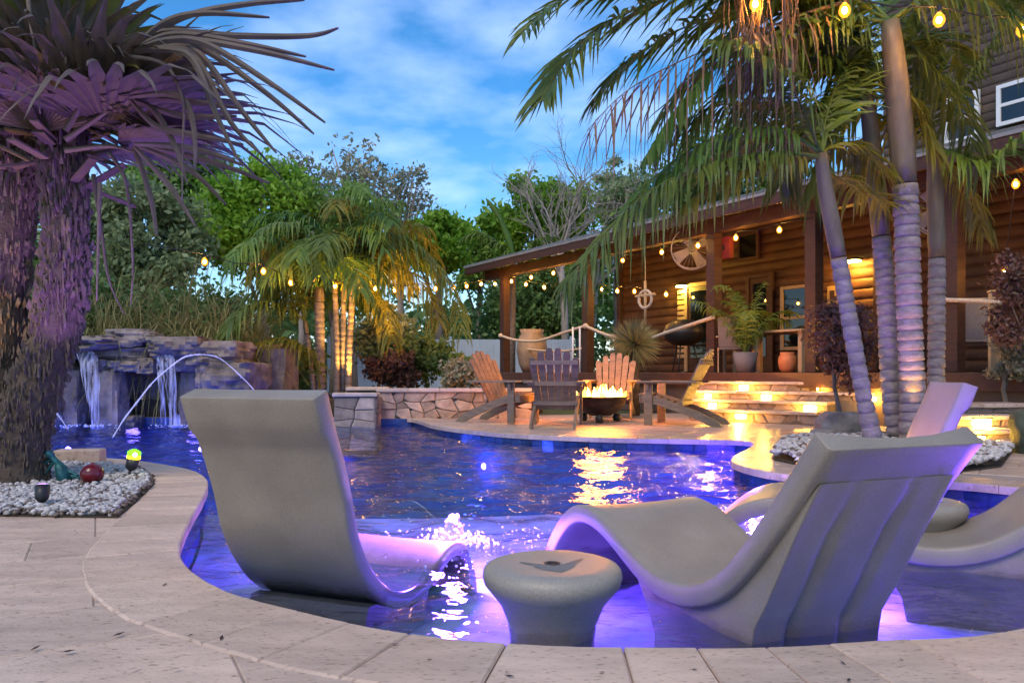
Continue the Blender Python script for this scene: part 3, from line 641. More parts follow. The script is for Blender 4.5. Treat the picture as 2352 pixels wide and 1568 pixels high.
def rock(c, d, seed, name, m, parent=None, flat=.55, rz=0, nsub=5, rnd=.40):
    vs = []; idx = {}; fs = []; n = nsub; sv = Vector((seed * 7.31, seed * 3.17, seed * 1.7))
    def key(v):
        k = (round(v.x, 4), round(v.y, 4), round(v.z, 4))
        if k not in idx:
            idx[k] = len(vs); u = v.normalized(); box = v; q = box.lerp(u * 1.12, rnd)
            q = q * (1 + .22 * mnoise.noise(u * 1.4 + sv) + .16 * mnoise.noise(u * 3.6 + sv) + .09 * mnoise.noise(u * 8 + sv))
            if q.z > flat: q.z = flat + (q.z - flat) * .35
            x, y, z = q.x * d[0] / 2, q.y * d[1] / 2, q.z * d[2] / 2
            vs.append((c[0] + x * math.cos(rz) - y * math.sin(rz), c[1] + x * math.sin(rz) + y * math.cos(rz), c[2] + z))
        return idx[k]
    for ax in range(3):
        for sg in (-1, 1):
            for i in range(n):
                for j in range(n):
                    q = []
                    for a, b in ((i, j), (i + 1, j), (i + 1, j + 1), (i, j + 1)):
                        w_ = [0, 0, 0]; w_[ax] = sg; w_[(ax + 1) % 3] = -1 + 2 * a / n; w_[(ax + 2) % 3] = -1 + 2 * b / n; q.append(key(Vector(w_)))
                    fs.append(tuple(q if sg > 0 else q[::-1]))
    mb = MB(); mb.add(vs, fs, True); o = mb.build(name, m, parent)
    md = o.modifiers.new('edge', 'EDGE_SPLIT'); md.split_angle = R_(28 if rnd < .6 else 75); return o
# kerb block in the bed
q0, q1 = G(146, 1060, 0), G(250, 1058, 0); t = thing('kerb_block', (q0 + q1) / 2, 'pale rectangular stone kerb block at the back of the pebble bed', 'kerb stone')
mb = MB(); mb.bar((q0.x, q0.y - .1, .05), (q1.x, q1.y - .1, .05), .18, .13, bev=.01); mb.build('stone', M['trav'], t)
mb = MB(); mb.bar((q0.x - .42, q0.y - .05, .035), (q0.x - .012, q0.y - .1, .035), .16, .10, bev=.01); mb.build('stone', M['trav'], t)

# ================================================================== rock waterfall
def Z1(x, y): return (100 + x / 2.352) * .57422, (1250 + y / 2.352) * .57422
wf = thing('rock_waterfall', (-5.6, 13.0, WZ), 'grotto of grey boulders with two ribbons of falling water', 'waterfall')
RK = [(440, 210, 860, 335, 12.75, 1.3), (800, 150, 1130, 310, 13.0, .7), (1130, 190, 1250, 270, 13.0, .4), (1180, 220, 1640, 400, 12.75, 1.2), (1560, 262, 1990, 475, 12.85, 1.1),
      (1690, 465, 2135, 760, 12.8, 1.0), (600, 320, 1200, 440, 13.1, .8), (640, 435, 800, 545, 13.0, .5), (780, 445, 960, 545, 13.0, .5), (940, 450, 1110, 545, 13.0, .5), (1090, 420, 1240, 560, 13.0, .5),
      (1380, 400, 1660, 545, 13.05, .6), (1640, 460, 1740, 690, 12.9, .5), (680, 540, 910, 1110, 13.0, .45), (290, 520, 530, 1130, 13.1, .6), (1480, 540, 1760, 1090, 13.25, .5), (100, 420, 330, 1120, 12.9, .8), (1700, 700, 2140, 1120, 12.95, .8), (60, 230, 480, 430, 12.9, 1.2), (880, 960, 1060, 1100, 13.2, .4)]
for i, (x0, y0, x1, y1, Y, dp) in enumerate(RK):
    a, b = A(*Z1(x0, y1), Y), A(*Z1(x1, y0), Y); c = (a + b) / 2
    rock((c.x, Y + dp / 2 - .15, c.z), ((b.x - a.x) * 1.16, dp * 1.1, (b.z - a.z) * 1.2), i + 1, 'rock', M['rock'], wf, .75, 0, 9, .5)
for i, (x, wd) in enumerate(((-7.4, 1.6), (-6.0, 1.7), (-4.7, 1.6))): rock((x, 14.1, .4), (wd, .8, 1.9), 50 + i, 'rock', M['rock'], wf, .8)
def ribbon(pts, ws, Y0, name):
    P = crom([Vector((*Z1(x, y), 0)) for x, y in pts], 5, False); n = len(P); mb = MB(); vs = []; nw = 5
    for i, q in enumerate(P):
        f = i / (n - 1) * (len(ws) - 1); k = min(int(f), len(ws) - 2); wd = ws[k] + (ws[k + 1] - ws[k]) * (f - k); c = A(q.x, q.y, Y0 - .12 * min(1, i / n * 3))
        for j in range(nw): u = j / (nw - 1) * 2 - 1; vs.append((c.x + u * wd / 2, c.y + .05 * u * u + .012 * math.sin(j * 2 + i * .9), c.z))
    mb.add(vs, [(i * nw + j, i * nw + j + 1, (i + 1) * nw + j + 1, (i + 1) * nw + j) for i in range(n - 1) for j in range(nw - 1)], True); return mb.build(name, M['fall'], wf)
ribbon([(525, 325), (565, 390), (590, 520), (612, 700), (632, 880), (648, 1092)], [.10, .32, .30, .26, .16, .12], 12.72, 'water_ribbon')
ribbon([(1215, 330), (1285, 400), (1335, 520), (1362, 720), (1385, 900), (1405, 1075)], [.22, .34, .22, .17, .14, .22], 12.7, 'water_ribbon')
ribbon([(1235, 420), (1262, 600), (1280, 820), (1292, 1060)], [.05, .10, .09, .08], 12.75, 'water_ribbon')
for c in (A(*Z1(650, 1085), 12.55), A(*Z1(1405, 1065), 12.55), A(*Z1(220, 1105), 12.4)):
    mb = MB(); rr = random.Random(int(c.x * 99))
    for k in range(60):
        a = rr.uniform(0, 6.3); r = rr.uniform(0, .42) ; s = rr.uniform(.006, .022) * (1.3 - r * 2)
        mb.lathe([(0, s), (s, .2 * s), (0, -s)], 6, (c.x + r * math.cos(a) * 1.3, c.y + r * math.sin(a) * .7, WZ + .01 + rr.uniform(0, .03)))
    mb.build('splash', M['foam'], wf)
lamp('grotto_light', wf, (-5.9, 12.15, -.05), 1.6, (.18, .12, 1), .1); lamp('grotto_light', wf, (-4.9, 12.1, -.05), 1.6, (.18, .12, 1), .1)
def jet(pts, Y0, Y1, r, label):
    P = crom([Vector((*Z1(x, y), 0)) for x, y in pts], 5, False); n = len(P); W = [A(q.x, q.y, Y0 + (Y1 - Y0) * i / (n - 1)) for i, q in enumerate(P)]
    t = thing('water_jet', W[0], label, 'water jet'); mb = MB(); rr = random.Random(2)
    mb.tube(W, [r * rr.uniform(.55, 1.3) for _ in W], 7)
    for k in range(90):
        q = W[int((1 - rr.random() ** 1.5 * .9) * (n - 1))] + V(rr.gauss(0, .02), rr.gauss(0, .02), rr.gauss(0, .02)); e = rr.uniform(.003, .008); mb.lathe([(0, e), (e, 0), (0, -e)], 5, q)
    o = mb.build('stream', M['foam'], t); o['kind'] = 'stuff'
jet([(2330, 1020), (2235, 840), (2125, 690), (2010, 575), (1900, 475), (1800, 412), (1690, 392), (1590, 396), (1490, 420), (1350, 520), (1200, 655), (1060, 830), (930, 1000), (820, 1180)], 11.9, 10.6, .0095, 'thin arching water jet crossing in front of the rock waterfall')
jet([(250, 880), (310, 958), (355, 1020), (402, 1092)], 11.8, 11.6, .010, 'short slanting water jet beside the fan palm trunk')

# ================================================================== seat wall and raised spa
def stone_face(parent, a, b, z0, z1, size, m, seed, out=.035, name='stone'):
    a, b = Vector(a), Vector(b); d = b - a; l = d.length; u = d.normalized(); nrm = Vector((u.y, -u.x, 0)); rr = random.Random(seed)
    nc = max(1, round(l / size)); nr = max(1, round((z1 - z0) / (size * .62)))
    grid = {}
    for i in range(nc + 1):
        for j in range(nr + 1):
            ji = 0 if i in (0, nc) else rr.uniform(-.36, .36); jj = 0 if j in (0, nr) else rr.uniform(-.34, .34)
            grid[i, j] = ((i + ji) * l / nc, z0 + (j + jj) * (z1 - z0) / nr)
    for i in range(nc):
        for j in range(nr):
            q = [grid[i, j], grid[i + 1, j], grid[i + 1, j + 1], grid[i, j + 1]]; cx = sum(p[0] for p in q) / 4; cz = sum(p[1] for p in q) / 4
            if nc > 3 and rr.random() < .55:   # knock a corner off
                k = rr.randrange(4); p0, p1, p2 = q[k - 1], q[k], q[(k + 1) % 4]; f = rr.uniform(.25, .45)
                q = q[:k] + [(p1[0] + (p0[0] - p1[0]) * f, p1[1] + (p0[1] - p1[1]) * f), (p1[0] + (p2[0] - p1[0]) * f, p1[1] + (p2[1] - p1[1]) * f)] + q[k + 1:]
            h = out * rr.uniform(.5, 1.25); vs = []; n = len(q)
            for lev, sh in ((0, .965), (.6, .955), (1, .82)):
                for p in q: x = cx + (p[0] - cx) * sh; z = cz + (p[1] - cz) * sh; w_ = a + u * x + nrm * (h * lev - .01); vs.append((w_.x, w_.y, z))
            mb = MB(); mb.add(vs, [tuple(range(2 * n, 3 * n))] + [(k * n + i2, k * n + (i2 + 1) % n, (k + 1) * n + (i2 + 1) % n, (k + 1) * n + i2) for k in range(2) for i2 in range(n)])
            c = a + u * cx; c.z = cz
            mb.v = [(v[0] - c.x, v[1] - c.y, v[2] - c.z) for v in mb.v]; o = mb.build(name, m, parent, world=False); o.location = c - ORG.get(parent, Vector())
w0, w1 = V(-2.28, 13.05, 0), V(.35, 13.25, 0)
sw = thing('seat_wall', w0, 'low field stone seat wall with pale cap behind the adirondack chairs', 'stone wall')
mb = MB(); mb.bar((w0.x, w0.y + .16, .195), (w1.x, w1.y + .16, .195), .28, .45, bev=0); mb.build('core', M['mortar'], sw)
stone_face(sw, w0, w1, -.03, .43, .27, M['rockwarm'], 5)
for k in range(5):
    a, b = w0.lerp(w1, k / 5), w0.lerp(w1, (k + 1) / 5); mb = MB(); mb.bar((a.x + .003, a.y + .14, .462), (b.x - .003, b.y + .14, .462), .40, .06, bev=.01)
    mb.v = [(v[0] - a.x, v[1] - a.y, v[2]) for v in mb.v]; o = mb.build('cap_stone', M['capstone'], sw, world=False); o.location = a - ORG[sw]
s0, s1 = A(767, 960, 12.55), A(862, 960, 12.55); s0.z = s1.z = 0
sp = thing('raised_spa', s0, 'raised stone spa basin with violet lit water beside the seat wall', 'spa')
mb = MB(); mb.bar((s0.x, s0.y + .14, -.10), (s1.x, s1.y + .14, -.10), .24, .94, bev=0); mb.bar((s0.x + .12, s0.y + .262, -.1), (s0.x + .12, 13.6, -.1), .22, .94, bev=0); mb.bar((s0.x, 13.7, -.05), (s1.x, 13.7, -.05), .24, 1.0, bev=0)
mb.bar((s0.x + .24, 13.1, .1), (s1.x, 13.1, .1), .88, .05, bev=0); mb.build('basin', M['mortar'], sp)
stone_face(sp, s0, s1, -.5, .36, .27, M['rockwarm'], 8); stone_face(sp, V(s1.x, s1.y, 0), V(s1.x, 13.05, 0), -.5, .36, .25, M['rockwarm'], 9)
for a, b, wdt, z in (((s0.x - .02, s0.y + .12), (s1.x + .03, s0.y + .12), .34, .40), ((s0.x - .02, 13.7), (s1.x + .03, 13.7), .34, .475)):
    mb = MB(); mb.bar((a[0], a[1], z), (b[0], b[1], z), wdt, .06, bev=.01); mb.build('rim', M['capstone'], sp)
mb = MB(); mb.add([(s0.x + .2, 12.95, .40), (s1.x, 12.95, .40), (s1.x, 13.6, .40), (s0.x + .2, 13.6, .40)], [(0, 1, 2, 3)]); mb.build('spa_water', M['water'], sp)
lamp('spa_light', sp, (s1.x - .5, 13.25,   .30), 18, (.25, .12, 1), .05)

# ================================================================== house
B0 = V(4.88, 12.6, 0); U = V(.518, -.856, 0).normalized(); NI = V(.856, .518, 0).normalized()
RH = Matrix((U, NI, Vector((0, 0, 1)))).transposed()
def HP(t, off, z): q = B0 + U * t + NI * off; return Vector((q.x, q.y, z))
def H(dx, dy, off):
    r = ray(dx, dy); t = (r.x * (B0.y + NI.y * off) - B0.x - NI.x * off) / (U.x - r.x * U.y); q = B0 + U * t + NI * off
    return t, CZ + r.z * q.y
def tpx(x, off): return H(x * D, 800, off)[0]
PF = .76
house = thing('log_house', HP(0, 0, 0), 'dark timber house with a deep covered porch and log siding', 'house')
def hbox(name, t0, t1, o0, o1, z0, z1, m, parent=None, bev=.006, loc=True):
    c = HP((t0 + t1) / 2, (o0 + o1) / 2, (z0 + z1) / 2); mb = MB(); mb.box((0, 0, 0), (abs(t1 - t0), abs(o1 - o0), abs(z1 - z0)), RH, bev)
    pr = parent or house; o = mb.build(name, m, pr, world=False); o.location = c - ORG[pr]; ORG[o] = c; return o
tL = tpx(470, -.5); tR = 8.5; WO = 2.7
tW = tpx(622, WO)
e0t, e0z = H(463 * D, 267.8 * D, -.55); EZ = e0z
BZ = H(814 * D, 213 * D, 0)[1]
# porch floor: boards, rim and dark skirt
nb = 12
for k in range(nb): hbox('floor_board', tL + .3, tR, -.35 + k * 3.1 / nb + .002, -.35 + (k + 1) * 3.1 / nb - .002, PF - .04, PF, M['floorwood'])
hbox('rim_board', tL + .3, tR, -.40, -.352, PF - .24, PF - .002, M['floorwood'])
hbox('skirt', tL + .35, tR, -.33, -.27, -.02, PF - .06, M['logs2'])
# posts and beam
PT = [tpx(505, 0), tpx(588, 0), tpx(714, 0), tpx(814, 0), tpx(954, 0), 6.2]
for t_ in PT: hbox('post', t_ - .10, t_ + .10, -.10, .10, PF + .002, BZ, M['wood'])
hbox('beam', tL + .1, tR, -.09, .09, BZ + .002, BZ + .24, M['wood'])
hbox('ledger_beam', tW, tR, WO - .16, WO - .02, BZ + .75, BZ + 1.0, M['wood'])
sl_ = (.95) / (WO + .55)
def roofz(o): return EZ + (o + .55) * sl_
t_ = tL
while t_ < tR:
    a, b = HP(t_, -.5, roofz(-.5) - .13), HP(t_, WO - .02, roofz(WO) - .13); mb = MB(); mb.bar(a, b, .06, .14); mb.v = [(v[0] - a.x, v[1] - a.y, v[2] - a.z) for v in mb.v]; o = mb.build('rafter', M['wood'], house, world=False); o.location = a - ORG[house]; t_ += .61
a, b = HP(tL - .15, -.58, 0), HP(tR, -.58, 0)
mb = MB()
for z, dz in ((0, .03),):
    vs = [HP(tL - .2, -.6, EZ - .03), HP(tR, -.6, EZ - .03), HP(tR, WO, roofz(WO)), HP(tL - .2, WO, roofz(WO))]; vs += [v + V(0, 0, .045) for v in vs]
    mb.add(vs, [(3, 2, 1, 0), (4, 5, 6, 7), (0, 1, 5, 4), (1, 2, 6, 5), (2, 3, 7, 6), (3, 0, 4, 7)])
roof = mb.build('roof', M['roofmetal'], house); ORG[roof] = ORG[house]
t_ = tL - .18
while t_ < tR:
    a, b = HP(t_, -.6, roofz(-.6) + .035), HP(t_, WO, roofz(WO) + .065); mb = MB(); mb.bar(a, b, .03, .04, bev=0); mb.v = [(v[0] - a.x, v[1] - a.y, v[2] - a.z) for v in mb.v]; o = mb.build('seam', M['roofmetal'], roof, world=False); o.location = a - ORG[house]; t_ += .45
hbox('fascia', tL - .15, tR, -.585, -.55, EZ - .21, EZ - .031, M['wood'])
vs = None
mb = MB(); mb.bar(HP(tL - .16, -.55, roofz(-.55) - .13), HP(tL - .16, WO, roofz(WO) - .13), .04, .2); mb.build('barge_board', M['wood'], house)
# walls: one log per course
z = PF + .002; first = None
mb = MB(); mb.box((0, 0, 0), (tR - tW, .16, 3.9), RH, 0); o = mb.build('wall_core', M['logs2'], house, world=False); o.location = HP((tW + tR) / 2, WO + .14, PF + 1.96) - ORG[house]
mb = MB(); tU = tpx(885, WO + .4); mb.box((0, 0, 0), (tR - tU + 1, .16, 3.6), RH, 0); o = mb.build('wall_core', M['logs2'], house, world=False); o.location = HP((tU + tR) / 2 + .5, WO + .44, PF + 5.5) - ORG[house]
def log_course(t0, t1, off, z, h, m, bulge=.028):
    n = 5; vs = []
    for tt in (t0, t1):
        for k in range(n + 1): ph = PI * k / n; vs.append(HP(tt, off - bulge * math.sin(ph) ** .7, z + h * (1 - math.cos(ph)) / 2))
    c = HP((t0 + t1) / 2, off, z); mb = MB(); mb.add([v - c for v in vs], [(k, k + 1, n + 2 + k, n + 1 + k) for k in range(n)], True)
    o = mb.build('log_course', m, house, world=False); o.location = c - ORG[house]
while z < PF + 3.7: log_course(tW, tR, WO + .06, z, .195, M['logs']); z += .2
while z < PF + 7.0: log_course(tU, tR + 1, WO + .36, z, .145, M['logs2'], .02); z += .15
hbox('corner_post', tW - .16, tW, WO - .05, WO + .2, PF + .002, PF + 3.7, M['wood'])
def window(x0, y0, x1, y1, off, m, sash=True, glass='glass', name='window', bars=0, wd=.07):
    ta, za = H(x0, y1, off); tb, zb = H(x1, y0, off); zc = (za + H(x1, y1, off)[1]) / 2; zt = (H(x0, y0, off)[1] + zb) / 2; za, zb = zc, zt
    o = hbox(name, ta, tb, off, off + .05, za, zb, M[glass], None, 0)
    for a, b, c, d in ((ta - wd, ta, za - wd, zb + wd), (tb, tb + wd, za - wd, zb + wd), (ta, tb, zb, zb + wd), (ta, tb, za - wd, za)): hbox('frame', a, b, off - .03, off + .03, c, d, m, o)
    if sash: zm = (za + zb) / 2; hbox('sash_bar', ta, tb, off - .02, off + .02, zm - .03, zm + .03, m, o)
    for k in range(bars): tt = ta + (tb - ta) * (k + 1) / (bars + 1); hbox('glazing_bar', tt - .012, tt + .012, off - .012, off + .02, za, zb, m, o)
    return o
window(1800, 662, 1862, 795, WO - .05, M['cream'])
window(1700, 540, 1738, 590, WO - .05, M['wood'], False)
window(2178, 226, 2240, 316, WO + .28, M['white']); window(2300, 190, 2400, 268, WO + .28, M['white'])
def door(x0, y0, x1, off, m, glass):
    ta, zb = H(x0, y0, off); tb, zb2 = H(x1, y0, off); zb = PF + 2.05
    o = hbox('door', ta, tb, off, off + .05, PF + .02, zb, M['wood'])
    hbox('pane', ta + .1, tb - .1, off - .012, off + .01, PF + .35, zb - .12, M['glass'], o, 0)
    for a, b, c, d in ((ta - .09, ta, PF + .02, zb + .09), (tb, tb + .09, PF + .02, zb + .09), (ta, tb, zb, zb + .09)): hbox('frame', a, b, off - .035, off + .03, c, d, m, o)
    hbox('handle', tb - .08, tb - .05, off - .06, off - .02, PF + .95, PF + 1.12, M['dark'], o)
door(1580, 676, 1640, WO - .05, M['cream'], None); door(1722, 672, 1768, WO - .05, M['wood'], None); door(2018, 640, 2060, WO - .05, M['wood'], None)
ta, za = H(1557, 790, WO - .06); tb, _ = H(1576, 790, WO - .06)
t0s = ta
for k in range(13): hbox('shutter_slat', ta, tb, WO - .08, WO - .045, PF + .35 + k * .13, PF + .44 + k * .13, M['cream'])
t1_, z1_ = H(1902, 700, WO - .05); t2_, z2_ = H(1925, 655, WO - .05)
sg = thing('wall_sign', HP(t1_, WO - .06, z1_), 'small yellow notice board on the porch wall', 'sign')
hbox('board', t1_, t2_, WO - .075, WO - .05, z1_, z2_, mat('yellow board', (.45, .30, .10), .6, .15, 8, .05), sg); hbox('picture', t1_ + .06, t2_ - .06, WO - .08, WO - .0752, z1_ + .1, z1_ + .28, M['wood'], sg)
def sconce(dx, dy, label, energy, col, wd=.26):
    tt, zz = H(dx, dy, WO - .12); pos = HP(tt, WO - .14, zz); s_ = thing('wall_lamp', pos, label, 'wall lamp', 'lamps on the porch wall')
    hbox('hood', tt - wd / 2, tt + wd / 2, WO - .26, WO - .04, zz + .02, zz + .06, M['dark'], s_); hbox('lens', tt - wd / 2 + .02, tt + wd / 2 - .02, WO - .24, WO - .06, zz - .02, zz + .018, M['sconceglow'], s_)
    lamp('lamp', s_, HP(tt, WO - .20, zz - .06), energy, col, .05)
sconce(1568, 657, 'lit wall lamp above the shutter next to the porch door', 34, (1, .66, .08)); sconce(1958, 600, 'lit wall lamp behind the leaning ringed palm', 50, (1, .45, .06), .34)
# big round fan on the beam, second one further along
def drum_fan(tt, zz, off, r, label, ang):
    pos = HP(tt, off, zz); t = thing('outdoor_fan', pos, label, 'fan', 'round caged fans on the porch'); Rm = RH @ Matrix.Rotation(ang, 3, 'Z')
    def tr(p): return pos + Rm @ Vector(p)
    for rad, m_ in ((r, M['white']),):
        for yy in (-.09, .09): mb = MB(); mb.tube([tr((rad * math.cos(a), yy, rad * math.sin(a))) for a in [2 * PI * k / 36 for k in range(37)]], .012, 6, False); mb.build('rim', M['roofmetal'], t)
    mb = MB(); mb.tube([tr((0, -.12, 0)), tr((0, .14, 0))], [.07, .09], 14); mb.build('motor', M['dark'], t)
    for k in range(4):
        a = k * PI / 2 + .5; mb = MB(); c, s_ = math.cos(a), math.sin(a)
        q = [(c * .07 - s_ * .05, .03, s_ * .07 + c * .05), (c * r * .9 - s_ * .13, .06, s_ * r * .9 + c * .13), (c * r * .93 + s_ * .10, -.03, s_ * r * .93 - c * .10), (c * .07 + s_ * .05, -.03, s_ * .07 - c * .05)]
        q2 = [(x, y + .012, z_) for x, y, z_ in q]; mb.add([tr(v) for v in q + q2], [(0, 1, 2, 3), (7, 6, 5, 4), (0, 4, 5, 1), (1, 5, 6, 2), (2, 6, 7, 3), (3, 7, 4, 0)]); mb.build('blade', M['roofmetal'], t)
    mb = MB()
    for k in range(28):
        a = 2 * PI * k / 28; mb.tube([tr((.06 * math.cos(a), -.13, .06 * math.sin(a))), tr((r * .6 * math.cos(a), -.13, r * .6 * math.sin(a))), tr((r * math.cos(a), -.09, r * math.sin(a)))], .003, 4, False)
    mb.build('guard', M['roofmetal'], t); mb = MB(); mb.tube([tr((0, .1, 0)), tr((0, .14, r + .15)), tr((0, .14, r + .35))], .02, 6); mb.build('bracket', M['dark'], t)
tt, zz = H(1590, 570, .15); drum_fan(tt, zz, .15, .40, 'round caged fan hanging by the porch post above the rope', .80)
tt, zz = H(2160, 480, .3); drum_fan(tt, zz, .3, .36, 'round caged fan behind the straight ringed palms', .62)
hb = H(1662, 568, .1); t = thing('first_aid_box', HP(hb[0], .16, hb[1]), 'small red box fixed to the porch post beside the round fan', 'box'); hbox('case', hb[0] - .13, hb[0] + .13, .11, .22, hb[1] - .2, hb[1] + .2, mat('red enamel', (.16, .025, .02), .4), t); hbox('lid_latch', hb[0] - .02, hb[0] + .02, .095, .109, hb[1] - .04, hb[1] + .04, M['dark'], t)
# rope swags and white rail posts
def rope(pts, r, label, sag=True):
    P = crom(pts, 6, False); t = thing('rope_rail', P[0], label, 'rope', 'rope rails around the porch'); mb = MB(); mb.tube(P, r, 8); mb.build('rope', M['rope'], t)
    mb = MB(); mb.lathe([(0, r * 2), (r * 1.6, r * 1.2), (r * 1.9, 0), (r * 1.6, -r * 1.2), (0, -r * 2)], 10, P[0]); mb.build('knot', M['rope'], t)
def hp(dx, dy, off): a, b = H(dx, dy, off); return HP(a, off, b)
rope([hp(1150, 770, -.12), hp(1185, 780, -.12), hp(1235, 782, -.12), hp(1290, 765, -.12), hp(1342, 748, -.12)], .035, 'thick rope swag between the far porch posts')
rope([hp(1345, 748, -.12), hp(1400, 770, -.12), hp(1470, 780, -.12), hp(1540, 760, -.12), hp(1640, 727, -.12)], .035, 'thick rope swag behind the spiky round plant')
rope([hp(2165, 688, -.12), hp(2230, 690, -.12), hp(2300, 694, -.12)], .03, 'thick rope running right from the straight palms')
rope([hp(1200, 800, .3), hp(1280, 806, .3), hp(1345, 798, .3)], .025, 'thin lower rope beside the stoneware urn')
for dx in (1316, 1332):
    a, b = hp(dx, 752, -.16), hp(dx, 850, -.16); t = thing('rail_post', (b.x, b.y, PF), 'slim white rail post of the pair at the middle porch post', 'post', 'slim white rail posts'); mb = MB(); mb.tube([(a.x, a.y, PF), (a.x, a.y, a.z)], .022, 8); mb.build('pole', M['white'], t); mb = MB(); mb.lathe([(0, .03), (.03, .01), (.03, -.01)], 8, (a.x, a.y, a.z)); mb.build('finial', M['white'], t)
a = hp(2278, 690, -.1); t = thing('rail_post', (a.x, a.y, PF), 'pale timber rail post at the right end of the rope', 'post'); mb = MB(); mb.box((a.x, a.y, (PF + a.z + .1) / 2), (.06, .06, a.z + .1 - PF), None, .006); mb.build('pole', M['cream'], t); mb = MB(); mb.box((a.x, a.y, a.z + .12), (.08, .08, .03), None, .006); mb.build('cap', M['cream'], t)
# hanging anchor on a rope
a, b = hp(1482, 590, .0), hp(1482, 745, .0); t = thing('hanging_anchor', b, 'timber anchor decoration hanging from the porch beam on ropes', 'decoration')
mb = MB(); mb.tube([a, a.lerp(b, .35)], .012, 6); mb.build('rope', M['rope'], t); mb = MB(); mb.tube([a.lerp(b, .35), b], .028, 8); mb.build('shank', M['cream'], t)
c = a.lerp(b, .55); mb = MB(); mb.tube([c + U * -.3 + V(0, 0, -.02), c + U * .3 + V(0, 0, -.02)], .03, 8); mb.build('stock', M['cream'], t)
mb = MB(); mb.tube([c + U * (.2 * math.cos(k * PI / 10)) + V(0, 0, .18 * math.sin(k * PI / 10) - .1) for k in range(21)], .03, 8, False); mb.build('ring', M['rope'], t)
# porch furniture
def urn(pos, h, r, m, label, name='urn', cat='urn'):
    t = thing(name, pos, label, cat); mb = MB(); mb.lathe([(0, 0), (r * .6, 0), (r * .85, h * .2), (r, h * .5), (r * .9, h * .78), (r * .7, h * .9), (r * .8, h), (r * .7, h), (r * .6, h * .9), (0, h * .88)], 24, pos); mb.build('body', m, t)
    mb = MB(); mb.lathe([(0, h * .885), (r * .6, h * .885), (r * .6, h * .87)], 16, pos); mb.build('soil', M['soil'], t); return t
a = hp(1222, 800, .6); urn((a.x, a.y, PF), 1.15, .42, M['ceramic'], 'large brown stoneware urn at the far end of the porch')
a = hp(1808, 830, .05); urn((a.x, a.y, PF), .34, .15, M['terracotta'], 'orange terracotta pot on the porch edge', 'plant_pot', 'pot')
def patio_chair(pos, rz, label):
    t = thing('patio_chair', pos, label, 'chair', 'patio chairs on the porch', rz)
    for sx in (-1, 1):
        for y, h in ((-.24, .66), (.24, .46)): mb = MB(); mb.bar((sx * .27, y, 0), (sx * .27, y, h), .05, .05); mb.build('leg', M['cream'], t, world=False)
        mb = MB(); mb.bar((sx * .27, -.28, .66), (sx * .27, .30, .66), .06, .03); mb.build('arm', M['cream'], t, world=False)
    mb = MB(); mb.box((0, 0, .44), (.50, .50, .05), None, .01); mb.build('seat', M['cloth'], t, world=False)
    mb = MB(); mb.box((0, .27, .74), (.50, .04, .56), Matrix.Rotation(-.14, 3, 'X'), .012); mb.build('backrest', M['cloth'], t, world=False); return t
a = hp(1690, 850, .35); patio_chair((a.x, a.y, PF), R_(150), 'grey backed patio chair next to the porch table')
a = hp(2235, 850, .5); patio_chair((a.x, a.y, PF), R_(155), 'grey backed patio chair under the right hand rope')
a = hp(1790, 850, 1.0); t = thing('porch_table', (a.x, a.y, PF), 'long timber porch table below the sash window', 'table', None, math.atan2(U.y, U.x))
for k in range(5): mb = MB(); mb.box((0, -.36 + k * .18, .74), (1.7, .175, .04), None, .005); mb.build('plank', M['cream'], t, world=False)
for sx in (-.75, .75):
    for sy in (-.33, .33): mb = MB(); mb.box((sx, sy, .36), (.08, .08, .72), None, .006); mb.build('leg', M['cream'], t, world=False)
a = hp(1570, 840, .7); t = thing('barbecue_grill', (a.x, a.y, PF), 'black domed barbecue grill behind the spiky round plant', 'grill')
mb = MB(); mb.lathe([(0, .55), (.2, .56), (.36, .66), (.42, .80), (.42, .84), (.36, .98), (.2, 1.08), (0, 1.10)], 24, a * 0 + V(a.x, a.y, PF)); mb.build('kettle', M['dark'], t)
for k in range(3): an = k * 2.1; mb = MB(); mb.tube([(a.x + .2 * math.cos(an), a.y + .2 * math.sin(an), PF + .6), (a.x + .34 * math.cos(an), a.y + .34 * math.sin(an), PF)], .015, 6); mb.build('leg', M['dark'], t)
mb = MB(); mb.box((a.x - .36, a.y - .22, PF + .82), (.2, .03, .05), Matrix.Rotation(-.55, 3, 'Z'), .005); mb.build('handle', M['white'], t)

